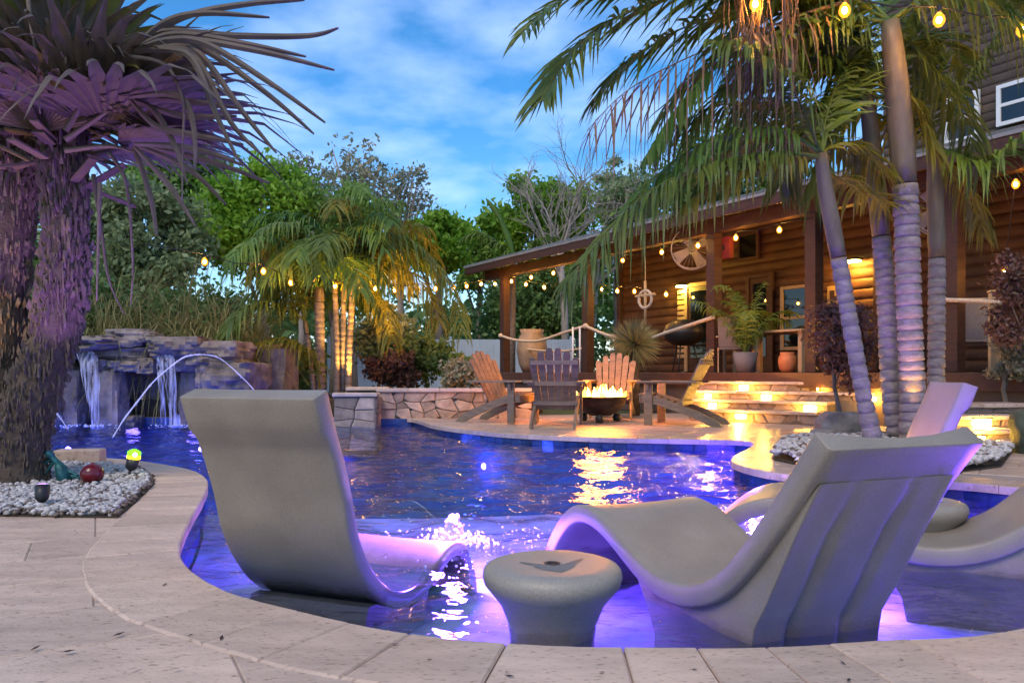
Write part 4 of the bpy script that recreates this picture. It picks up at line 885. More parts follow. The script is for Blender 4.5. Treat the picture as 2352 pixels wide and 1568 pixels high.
# ================================================================== stone steps with lamps
def Z7(x, y): return (2700 + x / 1.568) * .57422, (800 + y / 1.568) * .57422
def steps(label, a, b, levels, ends, tread, depth, lights, seed, name='stone_steps'):
    a, b = Vector((a.x, a.y, 0)), Vector((b.x, b.y, 0)); u = (b - a).normalized(); nin = Vector((-u.y, u.x, 0)); t = thing(name, a, label, 'steps')
    planes = []
    for k, z1 in enumerate(levels):
        o = a + nin * tread * k; l0, l1 = [(lambda r: ((r.x * o.y - o.x) / (u.x - r.x * u.y)))(ray(e * D, 800)) for e in ends[k]]
        p0, p1 = o + u * l0, o + u * l1; z0 = levels[k - 1] if k else 0; planes.append((o, nin, z0, z1))
        mb = MB(); c = (p0 + p1) / 2 + nin * (depth / 2 + .02); rot = Matrix((u, nin, Vector((0, 0, 1)))).transposed()
        mb.box((c.x, c.y, (z1 - .05) / 2 - .01), ((p1 - p0).length - .01, depth, z1 - .05 + .02), rot, 0); mb.build('core', M['mortar'], t)
        stone_face(t, p0 + nin * .02, p1 + nin * .02, z0 + .002, z1 - .052, .26, M['ledger'], seed + k, .02, 'riser_stone')
        n = max(2, round((p1 - p0).length / .9))
        for j in range(n):
            q0, q1 = p0.lerp(p1, j / n), p0.lerp(p1, (j + 1) / n); mb = MB(); cc = (q0 + q1) / 2 + nin * (tread * .5 + .05 - .03)
            mb.box((0, 0, 0), ((q1 - q0).length - .006, tread + .1, .048), rot, .008); ob = mb.build('tread', M['travwet'], t, world=False); ob.location = Vector((cc.x, cc.y, z1 - .026)) - ORG[t]
    for k, zx, zy, wd in lights:
        o, nin, z0, z1 = planes[k]; r = ray(*Z7(zx, zy)); s = (o - Vector((0, 0, 0))).dot(nin) / r.dot(nin); q = r * s; q.z = max(z0 + .045, min(z1 - .10, CZ + r.z * s))
        rot = Matrix((u, nin, Vector((0, 0, 1)))).transposed(); g = q - nin * .022
        mb = MB(); mb.box((0, 0, .045), (wd + .03, .05, .014), rot, .003); lo = mb.build('step_light', M['dark'], t, world=False); lo.location = g - ORG[t]; ORG[lo] = g
        mb = MB(); mb.box((0, 0, 0), (wd, .036, .07), rot, .006); mb.build('lens', M['stepglow'], lo, world=False)
        lamp('lamp', lo, g - nin * .10 + V(0, 0, .01), 11, (1, .50, .07), .04)
    return t
sa, sb = G(702 * D, 420 * D), G(817 * D, 424.8 * D)
steps('broad stone steps with glowing lamps rising to the porch', sa, sb, [.19, .33, .465, .615], [(690, 817), (688, 828), (690, 905), (698, 915)], .33, 1.0,
      [(3, 435, 1160, .15), (3, 935, 1158, .2), (2, 210, 1218, .11), (2, 575, 1222, .15), (1, 238, 1278, .12), (1, 850, 1295, .18), (0, 415, 1352, .16), (2, 1265, 1240, .2)], 20)
ra, rb = G(962 * D, 448 * D), G(1020 * D, 447 * D)
steps('short flight of stone steps with two lamps behind the right pebble bed', ra, rb, [.19, .31, .42], [(940, 1017), (930, 1024), (930, 1032)], .34, .7, [(0, 1890, 1500, .14), (1, 1915, 1392, .2)], 40)

# ================================================================== adirondack chairs and fire bowl
def adirondack(loc, rz, label):
    t = thing('adirondack_chair', loc, label, 'adirondack chair', 'adirondack chairs around the fire bowl', rz); t.scale = (1.1, 1.1, 1.08); m = M['adi']
    def pc(name, a, b, w_, h, up=(0, 0, 1)): mb = MB(); mb.bar(a, b, w_, h, up, .005); return mb.build(name, m, t, world=False)
    for s in (-1, 1):
        x = s * .27
        mb = MB(); pr = [(-.40, .30), (-.40, .40), (-.20, .385), (.05, .30), (.34, .20), (.60, .07), (.66, .0), (.52, 0), (.30, .10), (.05, .195), (-.20, .275)]; n = len(pr)
        vs = [(x + e * .016, y, z) for e in (-1, 1) for y, z in pr]; mb.add(vs, [tuple(range(n)), tuple(reversed(range(n, 2 * n)))] + [(i, n + i, n + (i + 1) % n, (i + 1) % n) for i in range(n)]); mb.build('stringer', m, t, world=False)
        pc('leg', (s * .305, -.30, 0), (s * .305, -.30, .56), .034, .11, (0, 1, 0))
        pc('arm', (s * .33, -.44, .578), (s * .33, .36, .578), .13, .026)
        pc('arm_bracket', (s * .33, -.30, .47), (s * .355, -.30, .562), .03, .05, (0, 1, 0))
    for k in range(6):
        f = k / 5; pc('seat_slat', (-.29, -.40 + f * .46, .412 - f * .155 - .02 * math.sin(PI * f)), (.29, -.40 + f * .46, .412 - f * .155 - .02 * math.sin(PI * f)), .085, .02)
    pc('apron', (-.29, -.42, .345), (.29, -.42, .345), .02, .10)
    for k in range(6):
        u = (k - 2.5) / 2.5; L_ = 1.02 - .13 * abs(u) ** 1.9; x0, x1 = u * .205, u * .275; y0, z0 = .07, .22; yd, zd = .40, .92
        a = Vector((x0, y0, z0)); b = Vector((x1, y0 + (yd) * (L_ - z0) / .80, L_ + .0)); d = (b - a).normalized(); sx = Vector((1, 0, 0)); nb_ = sx.cross(d)
        mb = MB(); q = []
        for f, hw in ((0, .036), (.5, .042), (.93, .046), (.985, .036), (1, .018)):
            p = a.lerp(b, f); q.append((p, hw))
        vs = []
        for p, hw in q:
            for e, g in ((-1, -1), (1, -1), (1, 1), (-1, 1)): vs.append(p + sx * hw * e + nb_ * .010 * g)
        mb.add(vs, [(3, 2, 1, 0), (16, 17, 18, 19)] + [(j * 4 + i, j * 4 + (i + 1) % 4, j * 4 + 4 + (i + 1) % 4, j * 4 + 4 + i) for j in range(4) for i in range(4)]); mb.build('back_slat', m, t, world=False)
    for zc, hw in ((.30, .29), (.56, .35), (.83, .30)):
        yc = .07 + .40 * (zc - .22) / .80 + .030; pc('back_rail', (-hw, yc, zc), (hw, yc, zc), .024, .06)
    return t
adirondack((-.10, 12.0, 0), R_(56), 'weathered adirondack chair in front of the seat wall, fire lit on its front')
adirondack((.64, 11.2, 0), R_(172), 'weathered adirondack chair with its back to the pool')
adirondack((1.70, 13.15, 0), R_(-14), 'adirondack chair facing the pool from behind the fire bowl')
adirondack((2.42, 11.45, 0), R_(-117), 'weathered adirondack chair beside the glowing steps')
fb = V(1.36, 12.05, 0); t = thing('fire_bowl', fb, 'round steel fire bowl with a low line of flames among the adirondack chairs', 'fire bowl')
mb = MB(); mb.lathe([(0, .09), (.16, .10), (.30, .17), (.39, .29), (.41, .37), (.44, .375), (.44, .39), (.40, .395), (.38, .36), (.30, .33), (0, .33)], 32, fb); mb.build('bowl', M['bowl'], t)
for k in range(3): a = k * 2.09 + .4; mb = MB(); mb.lathe([(0, .13), (.05, .12), (.07, .06), (.05, .005), (0, 0)], 14, fb + V(.30 * math.cos(a), .30 * math.sin(a), 0)); mb.build('foot', M['dark'], t)
rr = random.Random(4)
for k in range(16): a = rr.uniform(0, 6.3); r = .32 * math.sqrt(rr.random()); rock((fb.x + r * math.cos(a), fb.y + r * math.sin(a), .355), (.11, .10, .08), 70 + k, 'lava_stone', M['lava'], t, .9, 0, 2)
for k in range(44):
    a = rr.uniform(0, 6.3); r = .40 * math.sqrt(rr.random()); h = rr.uniform(.07, .20) * (1.2 - r); wd = rr.uniform(.025, .05); c = fb + V(r * math.cos(a), r * math.sin(a), .36); lean = V(rr.uniform(-.04, .04), rr.uniform(-.04, .04), 0)
    mb = MB(); mb.tube([c, c + lean * .2 + V(0, 0, h * .25), c + lean * .6 + V(0, 0, h * .6), c + lean * 1.3 + V(0, 0, h)], [wd * .6, wd, wd * .6, .003], 7); mb.build('flame', M['flamecore' if k % 3 else 'flame'], t)
lamp('fire_light', t, fb + V(0, 0, .78), 135, (1, .27, .03), .26)

# ================================================================== vegetation
def frond_geo(P, leaf, n=46, droop=.5, width=.022, fwd=.55, lift=.15, start=.12, rach=.012, seed=0, tipk=.35):
    rr = random.Random(seed); P = crom([Vector(p) for p in P], 5, False); mb = MB(); m = len(P)
    mb.tube(P, [rach * (1 + 1.2 * max(0, 1 - 5 * i / m)) * (1 - .8 * i / (m - 1)) for i in range(m)], 6, False)
    ln = [0]
    for i in range(m - 1): ln.append(ln[-1] + (P[i + 1] - P[i]).length)
    for k in range(n):
        f = start + (1 - start) * (k + .5) / n; s = f * ln[-1]; i = max(j for j in range(m - 1) if ln[j] <= s); p = P[i].lerp(P[i + 1], (s - ln[i]) / (ln[i + 1] - ln[i] + 1e-9)); t = (P[i + 1] - P[i]).normalized()
        up = (Vector((0, 0, 1)) - t * t.z); up = up.normalized() if up.length > .1 else Vector((0, -1, 0)); sd_ = t.cross(up)
        L0 = leaf * (max(.05, math.sin(PI * (.10 + .80 * f))) ** .6) * (1 if f < .9 else 1 - (f - .9) * tipk * 10 * .4)
        for sg in (-1, 1):
            if rr.random() < .06: continue
            d = (sd_ * sg + t * (fwd + .5 * f * f) + up * (lift + rr.uniform(-.28, .28)) + t * rr.uniform(-.22, .22)).normalized(); l = L0 * rr.uniform(.72, 1.12); dr = droop * rr.uniform(.5, 1.55)
            wv = t.cross(d).cross(d).normalized() if t.cross(d).length > .05 else t; wv = (wv + up * rr.uniform(-.8, .8)).normalized(); vs = []
            for q, hw in ((0, .4), (.3, 1), (.65, .8), (1, .06)):
                c = p + d * l * q * (1 - .25 * dr * q * q) - Vector((0, 0, 1)) * dr * l * q * q; vs += [c - wv * width * hw, c + wv * width * hw]
            mb.add(vs, [(0, 1, 3, 2), (2, 3, 5, 4), (4, 5, 7, 6)])
    return mb
def arc_pts(base, az, el, length, sag, k=6):
    p = Vector(base); res = [p.copy()]; d = Vector((math.cos(el) * math.sin(az), math.cos(el) * math.cos(az), math.sin(el)))
    for i in range(k): d = (d - Vector((0, 0, sag * (i + .5) / k))).normalized(); p = p + d * length / k; res.append(p.copy())
    return res
def ring_trunk(path, r, ztop, parent, step=.10):
    P = crom(path, 8, False); ln = [0]
    for i in range(len(P) - 1): ln.append(ln[-1] + (P[i + 1] - P[i]).length)
    def at(s):
        i = max(j for j in range(len(P) - 1) if ln[j] <= s); return P[i].lerp(P[i + 1], min(1, (s - ln[i]) / (ln[i + 1] - ln[i] + 1e-9)))
    rr = random.Random(int(r * 1e4)); pts = []; rad = []; s = 0; tot = ln[-1]; sh = None
    while s < tot:
        p = at(s)
        if p.z > ztop: sh = s; break
        h = step * rr.uniform(.7, 1.25); b = r * (1.22 - .22 * min(1, s / .5)) * rr.uniform(.97, 1.03)
        for f, k in ((0, .90), (.10, .93), (.18, 1.05), (.6, 1.0), (.9, .98)):
            if s + h * f < tot: pts.append(at(s + h * f)); rad.append(b * k)
        s += h
    mb = MB(); mb.tube(pts, rad, 16); mb.build('trunk', M['trunk'], parent)
    if sh is not None and sh < tot - .1:
        q = [at(sh + (tot - sh) * k / 8) for k in range(9)]; mb = MB(); mb.tube(q, [r * x for x in (.95, 1.02, 1.03, 1.02, 1.0, .96, .91, .84, .74)], 14); mb.build('crownshaft', M['shaft'], parent)
    return P[-1]
GP = 'ringed palms in the pebble island'
def palm(label, path, Y, r, ring_top, fronds, rnd, seed):
    W = [A(x, y, Y) for x, y in path]; base = Vector((W[0].x, W[0].y, 0)); W[0] = base.copy(); W[0].z = .02
    t = thing('ringed_palm', base, label, 'palm tree', GP); zt = A(path[-1][0], ring_top, Y).z; top = ring_trunk(W, r, zt, t)
    for i, (pts, y0, y1, leaf, m, kw) in enumerate(fronds):
        n = len(pts); P = [A(x, y, y0 + (y1 - y0) * j / (n - 1)) for j, (x, y) in enumerate(pts)]
        mb = frond_geo(P, leaf, seed=seed * 31 + i, **kw); mb.build('frond', M[m], t)
    rr = random.Random(seed)
    for k in range(rnd):
        az = rr.uniform(-2.2, 2.6); P = arc_pts(top, az, rr.uniform(.5, 1.2), rr.uniform(1.5, 2.1), rr.uniform(.35, .7))
        frond_geo(P, .46, 44, .35, seed=seed * 77 + k).build('frond', M['frond'], t)
    return t
pd = dict(n=56, droop=.75, width=.017, lift=.05)
palm('leaning ringed palm with violet lit trunk at the edge of the island', [(2016, 1040), (1988, 930), (1956, 760), (1922, 570), (1896, 430), (1886, 352)], 6.7, .068, 605, [
    ([(1888, 362), (1800, 350), (1680, 362), (1560, 400), (1450, 470), (1370, 560), (1296, 655)], 6.7, 5.9, .50, 'frond', dict(n=92, droop=.8, width=.014, lift=.05)),
    ([(1886, 356), (1850, 262), (1800, 175), (1720, 112), (1625, 92)], 6.7, 6.2, .46, 'frond', pd),
    ([(1888, 385), (1940, 418), (2000, 452), (2095, 482)], 6.7, 7.1, .34, 'frondy', dict(n=40, droop=.6, width=.016)),
    ([(1886, 352), (1900, 260), (1935, 170), (1990, 110)], 6.7, 7.2, .42, 'frond', pd),
    ([(1886, 352), (1830, 320), (1750, 320), (1680, 350), (1620, 400)], 6.7, 7.5, .40, 'frondy', dict(n=50, droop=.6, width=.016)),
    ([(1886, 352), (1790, 250), (1660, 240), (1560, 290), (1500, 360)], 6.7, 7.3, .40, 'frond', pd),
    ([(1886, 352), (1800, 300), (1700, 300), (1590, 340), (1500, 410), (1440, 480)], 6.7, 6.4, .48, 'frondg', dict(n=66, droop=.75, width=.015)),
    ([(1886, 360), (1780, 370), (1660, 410), (1560, 480)], 6.7, 6.3, .40, 'frondy', dict(n=56, droop=.7, width=.015)),
    ([(1886, 356), (1920, 330), (1970, 340), (2030, 400)], 6.7, 7.0, .40, 'frondy', dict(n=44, droop=.7, width=.015))], 3, 11)
palm('ringed palm with a tall green crownshaft second from the leaning one', [(2072, 1040), (2046, 900), (2036, 700), (2020, 500), (2003, 330), (1990, 215)], 7.3, .083, 562, [
    ([(1990, 200), (1900, 20), (1750, -40), (1560, -10), (1420, 40), (1320, 110), (1250, 225)], 7.3, 6.2, .66, 'frond', dict(n=120, droop=.35, width=.019)),
    ([(1990, 215), (1960, 100), (1905, 0), (1850, -60)], 7.3, 6.9, .5, 'frond', pd),
    ([(1990, 215), (2010, 90), (2060, -40)], 7.3, 7.6, .5, 'frond', pd),
    ([(1990, 215), (1930, 150), (1860, 135), (1775, 170), (1700, 240)], 7.3, 7.6, .5, 'frond', pd),
    ([(1990, 225), (1900, 250), (1830, 330), (1790, 430)], 7.3, 7.9, .45, 'frond', pd),
    ([(1990, 200), (1900, 60), (1740, 20), (1580, 60), (1460, 130), (1370, 220)], 7.3, 6.6, .60, 'frond', dict(n=110, droop=.4, width=.018)),
    ([(1990, 200), (1850, 80), (1720, 90), (1600, 170), (1520, 270)], 7.3, 6.9, .54, 'frond', dict(n=96, droop=.5, width=.017)),
    ([(1990, 205), (1950, 30), (1800, -60), (1600, -70)], 7.3, 6.8, .52, 'frond', pd),
    ([(1990, 210), (1880, 130), (1760, 150), (1650, 220), (1580, 320)], 7.3, 6.9, .50, 'frondg', dict(n=60, droop=.6, width=.016)),
    ([(1990, 215), (2050, 200), (2110, 250), (2150, 340)], 7.3, 7.0, .42, 'frondy', dict(n=46, droop=.7, width=.016)),
    ([(1990, 215), (1950, 260), (1900, 350), (1870, 450)], 7.3, 7.7, .40, 'frondg', dict(n=46, droop=.8, width=.016))], 5, 12)
tall = palm('tallest and thickest ringed palm with dry brown fronds above', [(2100, 1040), (2096, 900), (2086, 650), (2080, 450), (2062, 220), (2044, 50)], 7.0, .106, 452, [
    ([(2000, 20), (1880, -30), (1640, -50), (1420, -40), (1280, 5), (1200, 75)], 7.0, 6.0, .52, 'frond', dict(n=104, droop=.3, width=.018)),
    ([(1960, 0), (1850, 30), (1740, 72), (1580, 132), (1440, 208), (1348, 300)], 6.9, 6.1, .62, 'frondbr', dict(n=36, droop=1.1, width=.010, lift=-.2, fwd=.5)),
    ([(1660, 140), (1590, 205), (1525, 290), (1476, 372)], 6.4, 6.2, .17, 'frondg', dict(n=50, droop=.8, width=.02, lift=-.4, fwd=.9)),
    ([(2044, 50), (2150, -20), (2260, 5), (2352, 70), (2420, 160)], 7.0, 6.5, .5, 'frond', pd),
    ([(2044, 50), (1950, 45), (1860, 70), (1780, 120), (1720, 190)], 7.0, 6.7, .48, 'frond', dict(n=50, droop=.6, width=.016)),
    ([(2044, 50), (2130, 150), (2210, 260), (2250, 400)], 7.3, 7.4, .42, 'frond', pd)], 4, 13)
palm('ringed palm with smooth grey upper stem furthest from the leaning one', [(2152, 1020), (2150, 900), (2152, 600), (2148, 450), (2147, 325)], 7.8, .080, 612, [
    ([(2147, 325), (2188, 240), (2250, 140), (2330, 20), (2400, -60)], 7.8, 7.1, .26, 'frond', pd),
    ([(2150, 335), (2190, 350), (2262, 372), (2330, 330), (2400, 270)], 7.8, 6.8, .40, 'frondg', dict(n=50, droop=.7, width=.017)),
    ([(2147, 325), (2132, 190), (2095, 40)], 7.8, 7.5, .5, 'frond', pd),
    ([(2147, 325), (2080, 270), (2010, 290), (1960, 370)], 7.8, 8.3, .46, 'frondy', pd),
    ([(2150, 345), (2200, 410), (2240, 470), (2260, 540)], 7.8, 7.9, .30, 'frondy', dict(n=40, droop=.9, width=.016))], 3, 14)
rr = random.Random(88)
for x0, n_ in ((1742, 26), (1690, 12), (1810, 16)):
    mb = MB()
    for k in range(n_):
        x = x0 + rr.uniform(-22, 22); y = -40; Yd = rr.uniform(6.3, 6.6); P = [A(x, y, Yd)]; dxx = rr.uniform(-4, 7)
        for j in range(rr.randint(5, 9)): x += dxx + rr.uniform(-9, 9); y += rr.uniform(32, 58); P.append(A(x, y, Yd))
        P = crom(P, 3, False); mb.tube(P, [.0065 * (1 - .7 * i / len(P)) for i in range(len(P))], 4, False)
    mb.build('dry_flower_stalk', M['frondbr'], tall)
# lamps at the foot of the island palms
def ground_spot(pos, aim, energy, col, label, lens, spot=.8):
    pos = Vector(pos); t = thing('garden_uplight', (pos.x, pos.y, 0), label, 'uplight', 'uplights below the palms'); d = (Vector(aim) - pos).normalized()
    mb = MB(); mb.tube([(pos.x, pos.y, 0), pos - d * .05], .008, 6); mb.build('spike', M['dark'], t); mb = MB(); mb.tube([pos - d * .06, pos - d * .04, pos + d * .03], [.02, .035, .04], 12); mb.build('housing', M['dark'], t)
    mb = MB(); mb.tube([pos + d * .0302, pos + d * .034], [.036, .03], 12); mb.build('lens', lens, t)
    lamp('lamp', t, pos + d * .06, energy, col, .03, 'SPOT', aim, spot, .5)
LV = glow('violet uplight lens', (.45, .2, 1), 6); LW = glow('warm uplight lens', (1, .6, .15), 8)
ground_spot((2.75, 6.1, .12), (3.40, 6.75, .9), 34, (.42, .22, 1), 'violet uplight at the foot of the leaning palm', LV, .55)
ground_spot((3.52, 6.72, .12), (3.47, 7.0, 2.0), 40, (1, .50, .10), 'warm uplight beside the thickest palm', LW, .7)
ground_spot((3.42, 7.42, .12), (3.38, 7.3, 2.0), 30, (1, .50, .10), 'warm uplight between the two middle palms', LW, .7)
ground_spot((3.95, 7.65, .12), (3.85, 7.8, 2.0), 16, (1, .55, .15), 'warm uplight at the palm beside the short steps', LW, .7)
# boulders by the steps
for i, (dx, dy, Y, d, lb) in enumerate([(1930, 968, 8.6, (.46, .42, .40), 'dark boulder at the end of the broad steps'), (2385, 990, 7.4, (.42, .42, .5), 'mossy boulder beside the short steps'), (1893, 990, 8.3, (.26, .25, .2), 'small dark boulder in front of the step end')]):
    c = A(dx, dy, Y); t = thing('boulder', (c.x, c.y, 0), lb, 'boulder'); rock((c.x, c.y, d[2] * .38), d, 90 + i, 'stone', M['rock'] if i != 1 else mat('mossy rock', (.06, .075, .05), .9, .5, 5, .8, 12), t, .75, .4 * i, 8, .75); rock((c.x + .28, c.y - .2, .06), (.25, .22, .2), 95 + i, 'stone', M['rock'], t)
# ------------------------------------------------------------------ leafy trees and shrubs
def leaves(centers, sig, n, size, rg, flat=.0):
    C = np.asarray(centers); k = rg.integers(0, len(C), n); pos = C[k] + rg.normal(0, 1, (n, 3)) * np.asarray(sig)[k][:, None] * np.array([1, 1, .75])
    a = rg.normal(0, 1, (n, 3)); a /= np.linalg.norm(a, axis=1)[:, None]; b = rg.normal(0, 1, (n, 3)); b[:, 2] *= 1 - flat; b -= a * (a * b).sum(1)[:, None]; b /= np.linalg.norm(b, axis=1)[:, None]
    s = size * rg.uniform(.6, 1.3, (n, 1)); v = np.stack([pos - a * s, pos + b * s * .5, pos + a * s, pos - b * s * .5], 1).reshape(-1, 3)
    return v, np.arange(4 * n).reshape(n, 4)
def leafy(name, label, base, cc, rx, rz, m, nl, ls, seed, cat='tree', group=None, nclump=38, trunk_r=.16, limbs=9, bark='bark', hollow=.35, sg=.16):
    rg = np.random.default_rng(seed); base, cc = Vector(base), Vector(cc); t = thing(name, base, label, cat, group); C = []; S = []
    while len(C) < nclump:
        d = rg.normal(0, 1, 3); d /= np.linalg.norm(d); q = hollow + (1 - hollow) * rg.random() ** .5; f = rg.uniform(.82, 1.12)
        C.append([cc.x + d[0] * rx * q * f, cc.y + d[1] * rx * .8 * q * f, cc.z + d[2] * rz * q * f]); S.append(rx * sg * rg.uniform(.6, 1.3))
    mb = MB(); k = base.lerp(cc, .55); k.x += rg.uniform(-.2, .2); top = cc.copy(); top.z += rz * .3
    mb.tube([base, base.lerp(k, .5) + V(.04, .03, 0), k, top], [trunk_r * 1.3, trunk_r, trunk_r * .8, trunk_r * .25], 8); mb.build('trunk', M[bark], t)
    for i in range(limbs):
        e = Vector(C[int(rg.integers(0, nclump))]); s0 = k.lerp(top, rg.uniform(0, .7)) if i % 2 else base.lerp(k, rg.uniform(.7, 1)); mid = s0.lerp(e, .5) + V(0, 0, .12 * rz)
        mb = MB(); mb.tube([s0, mid, e], [trunk_r * .45, trunk_r * .25, trunk_r * .06], 6); mb.build('limb', M[bark], t)
    v, f = leaves(C, S, nl, ls, rg); o0 = np.array(base); me = mesh_np('crown', v - o0, f, M[m]); link('crown', me, t)
    return t
def tree(label, dx, dy, rx, ry, Y, m, nl, ls, seed, basex=None, gz=0, **kw):
    c = A(dx, dy, Y); k = Y / FPX / D; b = A(basex or dx, dy, Y); b.z = gz; return leafy('broadleaf_tree', label, b, c, rx * k, ry * k, m, nl, ls, seed, group='trees behind the garden', **kw)
tree('bright green rounded tree above the arching garden grasses', 600, 500, 130, 125, 23, 'leafb', 19000, 0.102, 101)
tree('dull green leafy tree behind the fan palm', 330, 560, 150, 160, 20, 'leafgr', 18000, 0.095, 102)
tree('mid green tree whose top shows through the fan palm leaves', 420, 420, 110, 110, 25, 'leafm', 16000, 0.102, 103)
tree('olive green tree behind the tall clump of feather palms', 770, 560, 130, 140, 24, 'leafm', 17000, 0.102, 104)
tree('bright green tree next to the porch eave', 1010, 560, 80, 75, 28, 'leafb', 15000, 0.109, 105)
tree('green tree rising directly behind the porch roof', 1230, 520, 115, 95, 31, 'leafb', 17000, 0.122, 106)
tree('low mid green tree left of the porch roof', 1105, 590, 70, 70, 33, 'leafm', 12000, 0.122, 107)
tree('grey green thin tree behind the drooping palm fronds', 1420, 460, 110, 90, 34, 'leafgr', 7200, 0.109, 108, nclump=60, sg=.10, hollow=.1)
tree('slender tall tree with sparse clumps of leaves', 815, 420, 80, 110, 26, 'leafolive', 1300, .10, 109, nclump=150, sg=.12, hollow=.1, trunk_r=.10, limbs=34, bark='drywood')
tree('sparse brownish tree top left of the slender tree', 690, 420, 85, 70, 34, 'leafolive', 1200, .12, 110, nclump=150, sg=.12, hollow=.1, limbs=30, bark='drywood')
tree('sparse brownish tree leaning right of the slender tree', 920, 445, 80, 75, 32, 'leafolive', 1200, .11, 111, nclump=150, sg=.12, hollow=.1, limbs=30, bark='drywood')
tree('dark green tree far left behind the trunks of the fan palm', 160, 620, 150, 170, 22, 'leafd', 14000, 0.109, 112)
tree('shaded green tree in the gap under the porch roof', 1230, 700, 120, 95, 30, 'leafd', 14000, 0.116, 113)
tree('grey green tree over the far end of the fence', 1330, 640, 90, 90, 36, 'leafm', 10000, 0.122, 114)
tree('deep green tree behind the log house', 1700, 420, 180, 140, 30, 'leafd', 16000, 0.122, 115)
# bare tree
def bare(label, base, top, spread, seed):
    rr = random.Random(seed); base, top = Vector(base), Vector(top); t = thing('bare_tree', base, label, 'tree', 'trees behind the garden'); mb = MB(); h = (top - base).length
    mb.tube([base, base.lerp(top, .3) + V(.1, 0, 0), base.lerp(top, .55)], [.17, .13, .10], 8); mb.build('trunk', M['drywood'], t)
    def grow(p, d, l, r, lev, acc):
        pts = [p]; q = p
        for k in range(3): d = (d + Vector((rr.uniform(-.28, .28), rr.uniform(-.28, .28), rr.uniform(-.05, .22)))).normalized(); q = q + d * l / 3; pts.append(q)
        acc.tube(pts, [r, r * .8, r * .62, r * .45], 5, False)
        if lev < 4:
            for k in range(3): a = rr.uniform(.35, .9); ax = Vector((rr.uniform(-1, 1), rr.uniform(-1, 1), rr.uniform(-.4, .4))).normalized(); grow(pts[1 + k] if k < 2 else pts[3], (Matrix.Rotation(a, 3, ax) @ d).normalized(), l * rr.uniform(.55, .8), r * .55, lev + 1, acc)
    for k in range(6):
        mb = MB(); s = base.lerp(top, rr.uniform(.38, .55)); a = rr.uniform(-1, 1); grow(s, Vector((a * spread, rr.uniform(-.4, .4), 1)).normalized(), h * .22, .075, 0, mb); mb.build('limb', M['drywood'], t)
b = A(1298, 560, 28); b.z = 0; bare('bare pale tree with forked branches rising above the porch roof', b, A(1275, 300, 28), .9, 3)
b = A(1340, 560, 32); b.z = 0; bare('second bare tree tangled behind the brown palm frond', b, A(1400, 330, 32), 1.0, 8)
b = A(1640, 560, 33); b.z = 0; bare('bare tree seen through the palm fronds over the house', b, A(1700, 250, 33), 1.0, 15)
# far wood
rg = np.random.default_rng(55); C = []; S = []
for k in range(150): x = rg.uniform(-40, 30); C.append([x, rg.uniform(40, 50), rg.uniform(.3, 5.0 + 1.2 * math.sin(x * .5))]); S.append(rg.uniform(.8, 1.5))
v, f = leaves(C, S, 26000, .30, rg); struct(link('far_wood', mesh_np('far_wood', v, f, M['leafd'])), 'stuff', 'dark green far-off wood behind the fence')
# shrubs
def shrub(label, dx, dy, rpx, ypx, Y, m, nl, ls, seed, gz=.0, cat='shrub', name='leafy_shrub', **kw):
    c = A(dx, dy, Y); k = Y / FPX / D; return leafy(name, label, (c.x, c.y, gz), c, rpx * k, ypx * k, m, nl, ls, seed, cat, 'garden shrubs', trunk_r=.03, limbs=5, nclump=26, hollow=.2, sg=.2, **kw)
shrub('dark shrub between the rock waterfall and the feather palm stems', 650, 845, 75, 60, 14.6, 'leafd', 3500, .07, 201, .28)
shrub('dark maroon shrub behind the seat wall', 900, 850, 56, 40, 15.2, 'leafred', 2600, .06, 202, .28)
shrub('bronze crinkled shrub behind the end of the seat wall', 1065, 862, 48, 30, 14.2, 'leafolive', 2600, .055, 203, .28)
shrub('deep green shrub behind the maroon shrub', 960, 820, 70, 50, 16.5, 'leafd', 3200, .07, 204, .28)
shrub('dark shrub in front of the pale fence', 1030, 840, 45, 35, 15.4, 'leafd', 2200, .06, 205, .28)
shrub('red and green croton shrub under the leaning palm', 1930, 785, 78, 100, 9.6, 'leafred', 5200, .036, 206, .0)
shrub('purple flowering shrub by the right hand rail post', 2345, 700, 60, 120, 9.2, 'leafred', 5200, .034, 207, .0)
shrub('yellow green shrub low on the right of the porch', 2320, 810, 45, 60, 9.6, 'leafolive', 2600, .036, 208, .0)
c = A(1712, 800, 13.9); t = thing('potted_palm', (c.x, c.y, PF), 'potted feather palm on the porch beside the second post', 'potted plant'); rr = random.Random(31)
mb = MB(); mb.lathe([(0, 0), (.16, 0), (.22, .36), (.20, .36), (.18, .32), (0, .32)], 18, (c.x, c.y, PF)); mb.build('pot', M['cloth'], t)
for k in range(14): frond_geo(arc_pts((c.x, c.y, PF + .32), rr.uniform(0, 6.3), rr.uniform(1.0, 1.45), rr.uniform(1.1, 1.7), rr.uniform(.3, .7)), .30, 26, .6, .016, seed=900 + k).build('frond', M['frond'], t)
shrub('dark hedge bush far left behind the waterfall', 180, 720, 120, 60, 15.5, 'leafd', 4200, .08, 210, .28)
shrub('dark bush in the middle of the back planting bed', 470, 730, 130, 60, 16.0, 'leafd', 4500, .08, 211, .28)
shrub('grey leaved shrub under the feather palm fronds', 870, 770, 70, 45, 16.8, 'leafgr', 2400, .09, 212, .28)
for i, dx in enumerate((930, 985)):
    c = A(dx, 882, 14.0); c.z = .3; t = thing('garden_fern', c, ['small bright green fern between the maroon shrub and the dark shrub', 'small bright green fern in front of the bronze crinkled shrub'][i], 'fern', 'small ferns behind the seat wall'); rr = random.Random(i)
    for k in range(9): frond_geo(arc_pts(c, k * .7, rr.uniform(.5, 1.2), .34, .8), .07, 14, .3, .012, seed=k).build('frond', M['frondg'], t)
